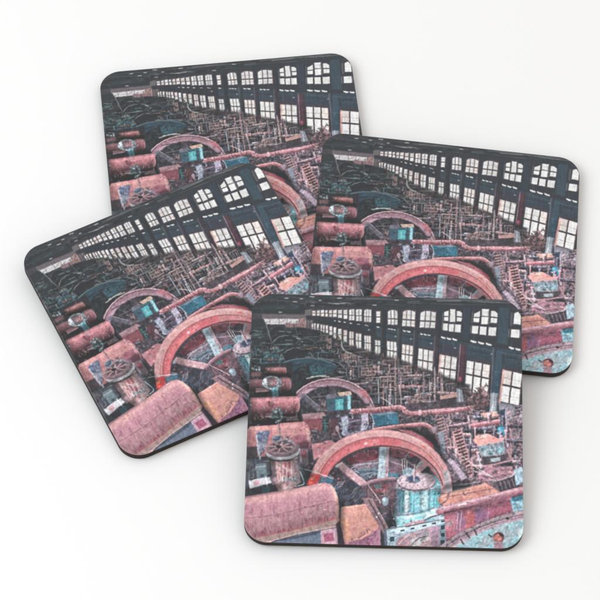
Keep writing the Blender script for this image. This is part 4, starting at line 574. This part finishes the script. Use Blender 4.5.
# ---- lower right: orange lid, pipe, red casing, rail and turquoise plate
poly([(440, 496), (486, 483), (499.4, 491.5), (500, 500), (446, 514)], (206, 146, 128), f=.8, n=.12, col2=(196, 126, 112), t2=.3); blobs([(442, 498), (486, 485), (496, 491), (450, 505)], 60, [(216, 168, 148), (186, 132, 126), (222, 152, 122), (160, 126, 130), (206, 172, 166), (176, 156, 162)], (.5, 1.6), (.3, .7)); line([(442, 498), (470, 493), (494, 488.5)], .8, (130, 92, 94), .8); line([(452, 494.5), (456, 492), (470, 490)], .8, (110, 84, 90), .8); line([(463, 490.5), (464.4, 495)], 1.2, (90, 70, 78), .8); poly([(440, 494), (486, 482.6), (488, 485), (442, 498)], (226, 172, 150), .5, f=1.5, n=.1)
poly([(444, 510), (512, 497), (514, 514), (480, 528), (447, 546)], (164, 96, 112), f=.8, n=.12)
for x0, x1, c in ((445, 458, (180, 116, 124)), (456, 466, (146, 108, 138)), (466, 476, (190, 106, 98)), (476, 490, (132, 104, 142)), (488, 512, (164, 96, 116))):
    for k in range(46):
        x = prng.uniform(x0, x1); y = prng.uniform(504, 532)-(x-478)*.2; l = prng.uniform(3, 12)
        if inpoly([(445, 512), (512, 499), (512, 514), (480, 527), (448, 543)], x, y) and inpoly([(445, 512), (512, 499), (512, 515), (480, 528), (448, 544)], x-l*.2, y+l): line([(x, y), (x-l*.2, y+l)], prng.uniform(.8, 2.6), np.array(c)*prng.uniform(.88, 1.12), prng.uniform(.25, .6), f=1.2)
poly([(445, 513), (457, 510), (456, 524), (446, 530)], (188, 124, 134), .7, f=2, n=.15); poly([(445, 522), (453, 520), (453, 525), (446, 527)], (166, 148, 150), .8, f=1, n=.2); line([(449, 536), (474, 524), (478, 523)], 1, (190, 110, 124), .6)
for P in ([(462, 510), (460.6, 524), (460, 538)], [(458, 513), (457, 530)], [(468.6, 508), (468, 514)]): line(P, .8, (214, 182, 190), .8)
clutter([(468, 508), (510, 499), (510, 503), (468, 513)], 50, [(210, 160, 172), (110, 76, 110), (190, 130, 150)], (1.5, 5), (.4, 1), (-10,), 16, (.4, .8)); line([(489, 504), (488, 520)], .8, (206, 150, 164), .7)
line([(440, 511), (470, 503.6), (500, 496), (528, 489)], 8, (184, 134, 142), 1, sh=((124, 82, 94), (212, 176, 182)), n=.12)
wear([(446, 505), (524, 486), (524, 494), (446, 515)], 160, (1, 7), (.3, .9), (-14,), 6, (.74, 1.2), (.3, .7)); line([(458.6, 505.4), (466, 503.6)], 1.3, (236, 220, 224), .9)
poly([(510, 499), (523.5, 495), (524, 516), (514, 514)], (150, 190, 202), f=.8, n=.2); poly([(511, 498.4), (524, 495), (524, 500), (513, 502)], (60, 112, 132), .95, f=.8, n=.2); poly([(510, 510), (517, 513), (513, 516)], (200, 190, 196), .9, f=.8); ell(515, 512.8, 1.6, 1, (56, 52, 58), .9); blobs([(513, 503), (523, 500), (523, 514), (516, 512)], 24, [(190, 214, 220), (110, 140, 152), (90, 100, 112), (130, 196, 210)], (.6, 1.8), (.4, .8))
poly([(440, 560), (452, 546), (480, 530), (500, 523), (524, 516), (526, 560)], (148, 186, 194), f=.8, n=.12, col2=(166, 176, 182), t2=.3); blobs([(462, 545), (484, 534), (522, 521), (521, 542), (505, 548), (462, 548)], 110, [(160, 202, 210), (112, 164, 178), (180, 196, 202), (120, 146, 156), (152, 138, 146), (170, 140, 140)], (.5, 1.8), (.25, .65))
line([(440, 552), (458, 539), (480, 528), (500, 520.5), (526, 514)], 9, (176, 152, 162), 1, curve=True, n=.12); line([(440, 548), (458, 535.4), (480, 524.8), (500, 517.4), (526, 511)], 1, (206, 186, 192), .85, curve=True); line([(440, 551.6), (458, 538.4), (480, 527.6), (500, 520.2), (526, 513.8)], .8, (108, 90, 104), .85, curve=True); line([(440, 554), (458, 541), (480, 530), (500, 522.6), (526, 516)], .7, (120, 104, 116), .75, curve=True); line([(442, 556), (459, 543.4), (481, 532.4), (500, 525), (526, 518.4)], 1, (196, 172, 180), .85, curve=True)
for k in range(60):
    t = prng.rand(); x = 446+78*t; y = 548.4-(x-440)*.62+((x-440)**2)*.0021-1+prng.uniform(-3, 3); ell(x, y, prng.uniform(.5, 1.4), prng.uniform(.4, .8), [(210, 190, 196), (120, 100, 112), (150, 166, 178), (90, 76, 86)][prng.randint(4)], prng.uniform(.4, .8), rot=-25, n=0)
for P in ([(466.5, 533), (470, 538)], [(474.6, 530), (477, 535)], [(461, 539.5), (464, 544)], [(489, 535), (492, 537)]): line(P, 1.5, (66, 56, 64), .9)
ell(507.5, 518.4, 1.7, 1.3, (64, 50, 56), .95)
ell(498.5, 537.6, 6.4, 5.6, (150, 150, 160), .9, n=.1); ell(499, 537.2, 5.6, 4.9, (110, 76, 82), 1, n=.12); ell(498, 538.2, 4.4, 3.9, (184, 122, 108), .95, n=.25); blobs(quad(495, 535, 501, 541), 12, [(206, 146, 128), (140, 84, 80), (160, 110, 108)], (.5, 1.4)); ell(501.6, 534.8, 2.8, 1.6, (70, 48, 56), .9, rot=25); poly([(494, 543), (503, 542), (504, 550), (495, 550)], (160, 116, 128), .8, f=1.2, n=.2)
poly([(518, 530), (524, 527), (524, 536), (519, 538)], (206, 222, 226), .7, f=1, n=.2)
# ---- modelling of the big forms
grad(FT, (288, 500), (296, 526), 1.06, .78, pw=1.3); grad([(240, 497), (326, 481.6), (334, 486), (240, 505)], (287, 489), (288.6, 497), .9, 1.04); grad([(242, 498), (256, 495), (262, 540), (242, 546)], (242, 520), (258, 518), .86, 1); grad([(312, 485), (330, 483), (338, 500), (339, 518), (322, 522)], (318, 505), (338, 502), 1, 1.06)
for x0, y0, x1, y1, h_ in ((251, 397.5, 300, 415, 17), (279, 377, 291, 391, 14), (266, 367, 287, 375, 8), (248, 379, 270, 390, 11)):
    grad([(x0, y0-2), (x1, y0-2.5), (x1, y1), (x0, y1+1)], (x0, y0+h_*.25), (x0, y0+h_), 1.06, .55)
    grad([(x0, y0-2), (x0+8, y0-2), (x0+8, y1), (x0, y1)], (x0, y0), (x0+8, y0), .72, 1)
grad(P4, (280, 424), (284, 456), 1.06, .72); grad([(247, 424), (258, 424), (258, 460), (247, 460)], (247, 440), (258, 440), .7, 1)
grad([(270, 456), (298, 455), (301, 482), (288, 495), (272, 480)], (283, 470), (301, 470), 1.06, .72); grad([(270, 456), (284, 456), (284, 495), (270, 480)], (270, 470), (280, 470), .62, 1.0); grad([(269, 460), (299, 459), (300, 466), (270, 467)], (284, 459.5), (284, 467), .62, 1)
grad([(341, 507), (368, 503), (380, 519), (378, 529), (345, 543)], (350, 505), (368, 540), 1.06, .86)
grad([(395, 488), (441, 486), (441, 512), (394, 524)], (395, 500), (406, 500), .7, 1); grad([(430, 486), (441, 486), (441, 508), (430, 510)], (430, 500), (441, 500), 1.05, .78); grad([(396, 489), (416, 491), (441, 488), (441, 496), (396, 497)], (418, 488), (418, 497), .74, 1)
for x, k in ((403.6, .74), (410, .8), (421.6, .78), (429.6, .76)): grad([(x-1.2, 489), (x+1.2, 489), (x+.9, 512), (x-1.5, 513)], (0, 0), (1, 1), k, k, f=1.8)
grad([(386, 530), (448, 518), (448, 550), (386, 550)], (415, 528), (418, 550), 1.0, .86); grad([(444, 512), (512, 499), (513, 506), (445, 521)], (478, 504), (480, 513), .68, 1.0); grad([(447, 546), (480, 528), (514, 514), (512, 509), (478, 523), (446, 540)], (478, 518), (481, 526), 1, .8)
grad([(303, 483), (307, 474), (322, 452), (350, 436), (380, 430), (384, 446), (356, 452), (332, 468), (320, 481), (306, 483)], (306, 490), (350, 440), .84, 1.02)
RIMIN = [(384+x, 492+y) for x, y in [(58*math.cos(math.radians(a)), 45*math.sin(math.radians(a))) for a in range(200, 352, 4)]]+[(384+x, 492+y) for x, y in [(46*math.cos(math.radians(a)), 35*math.sin(math.radians(a))) for a in range(348, 200, -4)]]
grad(RIMIN, (0, 0), (1, 1), .66, .66, f=7)
for P in ([(262, 370), (292, 374), (292, 378), (262, 377)], [(250, 391), (294, 391), (300, 397), (250, 397)], [(250, 416), (300, 414.5), (302, 422), (250, 425)], [(246, 488), (283, 482), (283, 491), (246, 497)], [(338, 500), (345, 500), (345, 545), (337, 545)], [(300, 455), (312, 450), (314, 478), (304, 478)], [(388, 500), (396, 496), (396, 528), (388, 530)], [(440, 492), (450, 489), (470, 484), (470, 480), (446, 484)], [(396, 426), (430, 430), (446, 452), (436, 446), (420, 434)]): grad(P, (0, 0), (1, 1), .6, .6, f=4)
tint([(436, 412), (470, 410), (524, 408), (525, 484), (500, 486), (452, 480), (446, 455)], 1.0, (1.16, 1.14, 1.15))
tint([(336, 356), (400, 366), (470, 390), (470, 412), (372, 410)], .78, (1.1, 1.08, 1.09)); tint([(394, 474), (444, 474), (448, 528), (390, 530)], 1.0, (1.08, 1.1, 1.1))
for x, y in ((398, 524), (404, 522.6), (411, 521), (438, 510.5), (442.6, 508.8), (397, 488), (404, 490), (429, 489.6), (437, 487.4), (394.6, 519)): ell(x, y, 1.3, 1, (96, 104, 116), .85, n=.1); ell(x-.3, y-.3, .7, .5, (214, 220, 222), .8)
for P, w, c in (([(395.4, 500), (392, 506), (393, 516)], 1.2, (92, 86, 98)), ([(400, 513), (399, 494)], .9, (86, 110, 126)), ([(434, 506), (435, 490)], .9, (82, 138, 150)), ([(414, 512), (414.6, 495)], .8, (84, 136, 150)), ([(441, 505), (447, 500), (449, 494)], 1.6, (150, 108, 112)), ([(406, 527), (428, 522)], .9, (96, 88, 98)), ([(399, 544), (408, 536), (424, 531)], 1, (206, 188, 188)), ([(410, 547), (418, 539), (428, 536)], .9, (110, 84, 96))): line(P, w, c, .85, curve=len(P) > 2)
tint([(247, 380), (300, 380), (380, 408), (524, 408), (526, 552), (242, 552)], 1.0, (1.05, 1.05, 1.06))
clutter([(250, 396), (300, 396), (380, 412), (436, 414), (440, 440), (384, 428), (340, 440), (306, 476), (250, 490)], 130, [(176, 176, 192), (150, 178, 188), (206, 190, 192), (196, 150, 148)], (.8, 3), (.35, .8), (4, 86), 16, (.4, .8))
clutter([(436, 412), (524, 410), (525, 484), (452, 484)], 150, [(206, 184, 188), (170, 176, 194), (150, 180, 190), (214, 170, 166)], (.8, 4), (.35, .8), (84, 70, 6, -36), 10, (.4, .85))
# ---- wear over everything near
NEAR = [(247, 366), (300, 372), (380, 408), (524, 400), (526, 552), (242, 552)]
wear([(247, 366), (300, 372), (380, 408), (524, 400), (526, 500), (400, 500), (340, 482), (244, 494)], 1500, (.5, 3), (.3, .8), (0, 86, -20, 60), 18, (.6, 1.3), (.35, .8))
wear([(242, 497), (330, 484), (380, 505), (392, 552), (242, 552)], 700, (1, 6), (.3, .8), (88, 86, -11), 5, (.78, 1.14), (.25, .6))
wear([(300, 378), (360, 374), (524, 424), (524, 500), (300, 520)], 800, (.6, 2.6), (.4, 1), (0, 86, 45, -40), 20, (.5, 1.4), (.4, .9))
wear([(394, 474), (445, 474), (449, 550), (386, 550)], 420, (.5, 2.4), (.4, 1.1), (88, 0, -15), 16, (.62, 1.3)); wear([(445, 512), (512, 499), (523, 515), (522, 546), (446, 548)], 420, (.5, 2.6), (.4, 1), (-70, -18), 14, (.66, 1.25))
wear([(246, 314), (310, 318), (524, 400), (524, 424), (300, 400), (246, 380)], 900, (.6, 3), (.35, .9), (0, 88), 10, (.55, 1.5), (.4, .9))
# ---- photographic crispness: fine grain where the scene is busy
DET = np.clip((np.arange(PH)/PS+PY0-330)/50, .15, 1)[:, None]*np.ones((1, PW))
CAN *= (1+DET*(.022*N_F+.012*N_M))[..., None]
def blur(a, r):
    k = np.exp(-.5*(np.arange(-int(3*r)-1, int(3*r)+2)/r)**2); k /= k.sum(); n_ = len(k)//2
    p = np.pad(a, ((n_, n_), (0, 0), (0, 0)), mode='edge'); a = sum(k[i]*p[i:i+a.shape[0]] for i in range(len(k)))
    p = np.pad(a, ((0, 0), (n_, n_), (0, 0)), mode='edge'); return sum(k[i]*p[:, i:i+a.shape[1]] for i in range(len(k)))
warp(None, .09, 41)
CAN = np.clip(CAN+.14*(CAN-blur(CAN, 2.5))+.16*DET[..., None]*(CAN-blur(CAN, 12)), 10, 246)
CAN = blur(CAN, .42)
LUM = CAN.mean(2, keepdims=True); CAN = LUM+(CAN-LUM)*SAT
CAN[..., 2] += .09*np.clip(CAN[..., 0]-CAN[..., 2], 0, 80)
q = np.clip(CAN/255, 0, 1); CAN = 255*np.clip(q+.0*q*(1-q)*np.clip((LUM/255-.18)*3.5, 0, 1), 0, .97)
# ---------------------------------------------------------------- materials
def new_mat(name):
    m = bpy.data.materials.new(name); m.use_nodes = True; nt = m.node_tree
    return m, nt, nt.nodes['Principled BSDF'], nt.nodes.new
def link(nt, a, b): nt.links.new(a, b)
PRINT, nt, bs, N = new_mat('glossy_print')
at = N('ShaderNodeAttribute'); at.attribute_name = 'print'
tc = N('ShaderNodeTexCoord'); nz = N('ShaderNodeTexNoise'); nz.inputs['Scale'].default_value = 900; nz.inputs['Detail'].default_value = 3
bp = N('ShaderNodeBump'); bp.inputs['Strength'].default_value = .04; bp.inputs['Distance'].default_value = .0002
link(nt, tc.outputs['Object'], nz.inputs['Vector']); link(nt, nz.outputs['Fac'], bp.inputs['Height']); link(nt, bp.outputs['Normal'], bs.inputs['Normal'])
link(nt, at.outputs['Color'], bs.inputs['Base Color'])
bs.inputs['Roughness'].default_value = .32; bs.inputs['Specular IOR Level'].default_value = GLOSS
BOARD, nt, bs, N = new_mat('brown_hardboard')
tc = N('ShaderNodeTexCoord'); mp = N('ShaderNodeMapping'); mp.inputs['Scale'].default_value = (260, 260, 1500)
nz = N('ShaderNodeTexNoise'); nz.inputs['Scale'].default_value = 1.0; nz.inputs['Detail'].default_value = 6
cr = N('ShaderNodeValToRGB'); cr.color_ramp.elements[0].position = .3; cr.color_ramp.elements[1].position = .75
cr.color_ramp.elements[0].color = (.010, .0075, .006, 1); cr.color_ramp.elements[1].color = (.040, .028, .021, 1)
bp = N('ShaderNodeBump'); bp.inputs['Strength'].default_value = .35; bp.inputs['Distance'].default_value = .0003
link(nt, tc.outputs['Object'], mp.inputs['Vector']); link(nt, mp.outputs['Vector'], nz.inputs['Vector']); link(nt, nz.outputs['Fac'], cr.inputs['Fac']); link(nt, cr.outputs['Color'], bs.inputs['Base Color'])
link(nt, nz.outputs['Fac'], bp.inputs['Height']); link(nt, bp.outputs['Normal'], bs.inputs['Normal'])
bs.inputs['Roughness'].default_value = .75; bs.inputs['Specular IOR Level'].default_value = .25
PAPER, nt, bs, N = new_mat('white_table')
tc = N('ShaderNodeTexCoord'); nz = N('ShaderNodeTexNoise'); nz.inputs['Scale'].default_value = 7; nz.inputs['Detail'].default_value = 4
cr = N('ShaderNodeValToRGB'); cr.color_ramp.elements[0].color = (.875, .876, .88, 1); cr.color_ramp.elements[1].color = (.90, .90, .90, 1)
n2 = N('ShaderNodeTexNoise'); n2.inputs['Scale'].default_value = 420; n2.inputs['Detail'].default_value = 3
bp = N('ShaderNodeBump'); bp.inputs['Strength'].default_value = .06; bp.inputs['Distance'].default_value = .0003
link(nt, tc.outputs['Object'], nz.inputs['Vector']); link(nt, tc.outputs['Object'], n2.inputs['Vector']); link(nt, nz.outputs['Fac'], cr.inputs['Fac']); link(nt, cr.outputs['Color'], bs.inputs['Base Color'])
link(nt, n2.outputs['Fac'], bp.inputs['Height']); link(nt, bp.outputs['Normal'], bs.inputs['Normal'])
bs.inputs['Roughness'].default_value = .6; bs.inputs['Specular IOR Level'].default_value = .2
# ---------------------------------------------------------------- coaster meshes
H = SIDE/2; INNER = H-RADIUS
def half_width(y): # half width of the rounded square at height y
    a = np.maximum(np.abs(y)-INNER, 0)
    return INNER+np.sqrt(np.maximum(RADIUS**2-a*a, 0))
def edge_dist(x, y):
    qx, qy = np.abs(x)-INNER, np.abs(y)-INNER
    return RADIUS-(np.hypot(np.maximum(qx, 0), np.maximum(qy, 0))+np.minimum(np.maximum(qx, qy), 0))
NG = 500
def spread(n):  # even samples, with a few extra rows packed at the rim
    t = np.linspace(-1, 1, n); return t
yy = np.concatenate([-(INNER+RADIUS*np.sin(np.linspace(math.pi/2, 0, 60))), np.linspace(-INNER, INNER, NG-118)[1:-1], INNER+RADIUS*np.sin(np.linspace(0, math.pi/2, 60))])
NR = len(yy)
rim = EDGE/H
ss = np.concatenate([-1+rim*np.array([0, .04, .12, .25, .45, .7]), np.linspace(-1+rim, 1-rim, NG-12), 1-rim*np.array([.7, .45, .25, .12, .04, 0])])
NC = len(ss)
WX_ = half_width(yy)[:, None]*ss[None, :]; WY_ = np.repeat(yy[:, None], NC, 1)
d = np.clip(edge_dist(WX_, WY_), 0, EDGE)
WZ_ = THICK-(EDGE-np.sqrt(np.maximum(EDGE**2-(EDGE-d)**2, 0)))
# where each point of the face falls in the drawn picture
SRC = [(-H, H), (H, H), (-H, -H), (H, -H)]; DST = [(252.4, 292.6), (521.2, 299.9), (243.6, 541.4), (523.9, 548.8)]
A_, b_ = [], []
for (x, y), (u, v) in zip(SRC, DST):
    A_ += [[x, y, 1, 0, 0, 0, -u*x, -u*y], [0, 0, 0, x, y, 1, -v*x, -v*y]]; b_ += [u, v]
h_ = np.append(np.linalg.solve(np.array(A_), np.array(b_)), 1).reshape(3, 3)
w_ = h_[2, 0]*WX_+h_[2, 1]*WY_+1
px = np.clip(((h_[0, 0]*WX_+h_[0, 1]*WY_+h_[0, 2])/w_-PX0)*PS-.5, 0, PW-1.01); py = np.clip(((h_[1, 0]*WX_+h_[1, 1]*WY_+h_[1, 2])/w_-PY0)*PS-.5, 0, PH-1.01)
ix, iy = px.astype(int), py.astype(int); fx, fy = (px-ix)[..., None], (py-iy)[..., None]
rgb = (CAN[iy, ix]*(1-fx)+CAN[iy, ix+1]*fx)*(1-fy)+(CAN[iy+1, ix]*(1-fx)+CAN[iy+1, ix+1]*fx)*fy
rgb = rgb/255.0
lin = np.where(rgb <= .04045, rgb/12.92, ((rgb+.055)/1.055)**2.4)
lin = np.clip(lin*INK-LIFT, .0015, .95)
me = bpy.data.meshes.new('printed_face')
nv = NR*NC; co = np.stack([WX_, WY_, WZ_], -1).reshape(-1, 3)*MM
i0 = (np.arange(NR-1)[:, None]*NC+np.arange(NC-1)[None, :]).reshape(-1)
fc = np.stack([i0, i0+1, i0+NC+1, i0+NC], 1).astype(np.int32)
me.vertices.add(nv); me.vertices.foreach_set('co', co.reshape(-1).astype(np.float32))
me.loops.add(fc.size); me.loops.foreach_set('vertex_index', fc.reshape(-1))
me.polygons.add(len(fc)); me.polygons.foreach_set('loop_start', np.arange(len(fc), dtype=np.int32)*4)
me.polygons.foreach_set('use_smooth', np.ones(len(fc), bool))
me.update(calc_edges=True); me.validate()
ca = me.color_attributes.new('print', 'FLOAT_COLOR', 'POINT')
ca.data.foreach_set('color', np.concatenate([lin.reshape(-1, 3), np.ones((nv, 1))], 1).reshape(-1).astype(np.float32))
me.materials.append(PRINT)
def ring(inset, n=16):
    r = RADIUS-inset; o = []
    for sx, sy, a0 in ((1, 1, 0), (-1, 1, 90), (-1, -1, 180), (1, -1, 270)):
        for k in range(n+1):
            a = math.radians(a0+90*k/n); o.append((sx*INNER+r*math.cos(a), sy*INNER+r*math.sin(a)))
    return o
def board_mesh():
    prof = [(.35, 0.0), (.1, .08), (0.0, .3), (0.0, THICK-EDGE-.02), (.06, THICK-EDGE+.02), (.6, THICK-EDGE+.02)]
    V, F = [], []
    for ins, z in prof: V += [(x*MM, y*MM, z*MM) for x, y in ring(ins)]
    n = len(ring(0))
    for k in range(len(prof)-1):
        for i in range(n):
            j = (i+1) % n; F.append((k*n+i, k*n+j, (k+1)*n+j, (k+1)*n+i))
    F.append(tuple(range(n-1, -1, -1))); F.append(tuple(range((len(prof)-1)*n, len(prof)*n)))
    m = bpy.data.meshes.new('hardboard_base'); m.from_pydata(V, [], F); m.update(); m.materials.append(BOARD)
    return m
base_me = board_mesh()
def coaster(pose, label):
    x, y, z, rx, ry, rz = pose
    R = Euler((rx, ry, rz), 'XYZ').to_matrix()
    p = (Vector((x, y, z))-R @ Vector((0, 0, THICK)))*MM
    root = bpy.data.objects.new('coaster', None); COL.objects.link(root); root.empty_display_size = .02
    root.location = p; root.rotation_euler = (rx, ry, rz)
    root['label'] = label; root['category'] = 'coaster'; root['group'] = 'printed coasters laid over each other'
    for nm, m in (('printed_face', me), ('hardboard_base', base_me)):
        o = bpy.data.objects.new(nm, m); COL.objects.link(o); o.parent = root
    return root
# resting poses: centre of the top face (mm) and rotation; each lies on the table and on the ones below it
coaster((-23.2927, 59.0305, 3.22, 0, 0, .1086), 'rearmost coaster lying flat on the white table, half hidden beneath two others')
coaster((-38.0283, -5.8638, 5.886, .0404, -.015, .4635), 'steeply slanted coaster, leftmost of the four, one corner tucked under two others')
coaster((52.1465, 17.1621, 6.65, 0, .0692, -.0831), 'coaster with its lower left covered, its turquoise printed corner sticking out at the right')
coaster((29.4562, -55.6603, 9.30, .1172, .0092, -.0247), 'topmost coaster with its whole factory print uncovered, in front of the rest')
# ---------------------------------------------------------------- table, light, camera
tb = bpy.data.meshes.new('table_surface'); s = 1.6
tb.from_pydata([(-s, -s, 0), (s, -s, 0), (s, s, 0), (-s, s, 0), (-s, -s, -.03), (s, -s, -.03), (s, s, -.03), (-s, s, -.03)], [], [(0, 1, 2, 3), (7, 6, 5, 4), (0, 4, 5, 1), (1, 5, 6, 2), (2, 6, 7, 3), (3, 7, 4, 0)])
tb.materials.append(PAPER); to = bpy.data.objects.new('table_surface', tb); COL.objects.link(to); to['kind'] = 'structure'
w = bpy.data.worlds.new('World'); SC.world = w; w.use_nodes = True
w.node_tree.nodes['Background'].inputs[0].default_value = (1, .968, .944, 1); w.node_tree.nodes['Background'].inputs[1].default_value = WORLD
def area(name, loc, aim, size, watt, col):
    l = bpy.data.lights.new(name, 'AREA'); l.shape = 'DISK'; l.size = size; l.energy = watt; l.color = col
    o = bpy.data.objects.new(name, l); COL.objects.link(o); o.location = loc
    o.rotation_euler = (Vector(aim)-Vector(loc)).to_track_quat('-Z', 'Y').to_euler(); return o
area('softbox', (-.95, -.22, .95), (0, 0, 0), 1.0, KEY, (.85, .945, 1.0))
cam = bpy.data.cameras.new('camera'); co_ = bpy.data.objects.new('camera', cam); COL.objects.link(co_)
pitch, dist = math.radians(34.17388717), 1.10199
co_.location = (0, -dist*math.sin(pitch), dist*math.cos(pitch)); co_.rotation_euler = (pitch, 0, 0)
cam.sensor_width = 36; cam.lens = 3075.08/600*36; cam.clip_start = .01; cam.clip_end = 50
SC.camera = co_
SC.view_settings.view_transform = 'Standard'; SC.view_settings.look = 'None'; SC.view_settings.exposure = 0; SC.view_settings.gamma = 1
SC.cycles.max_bounces = 6
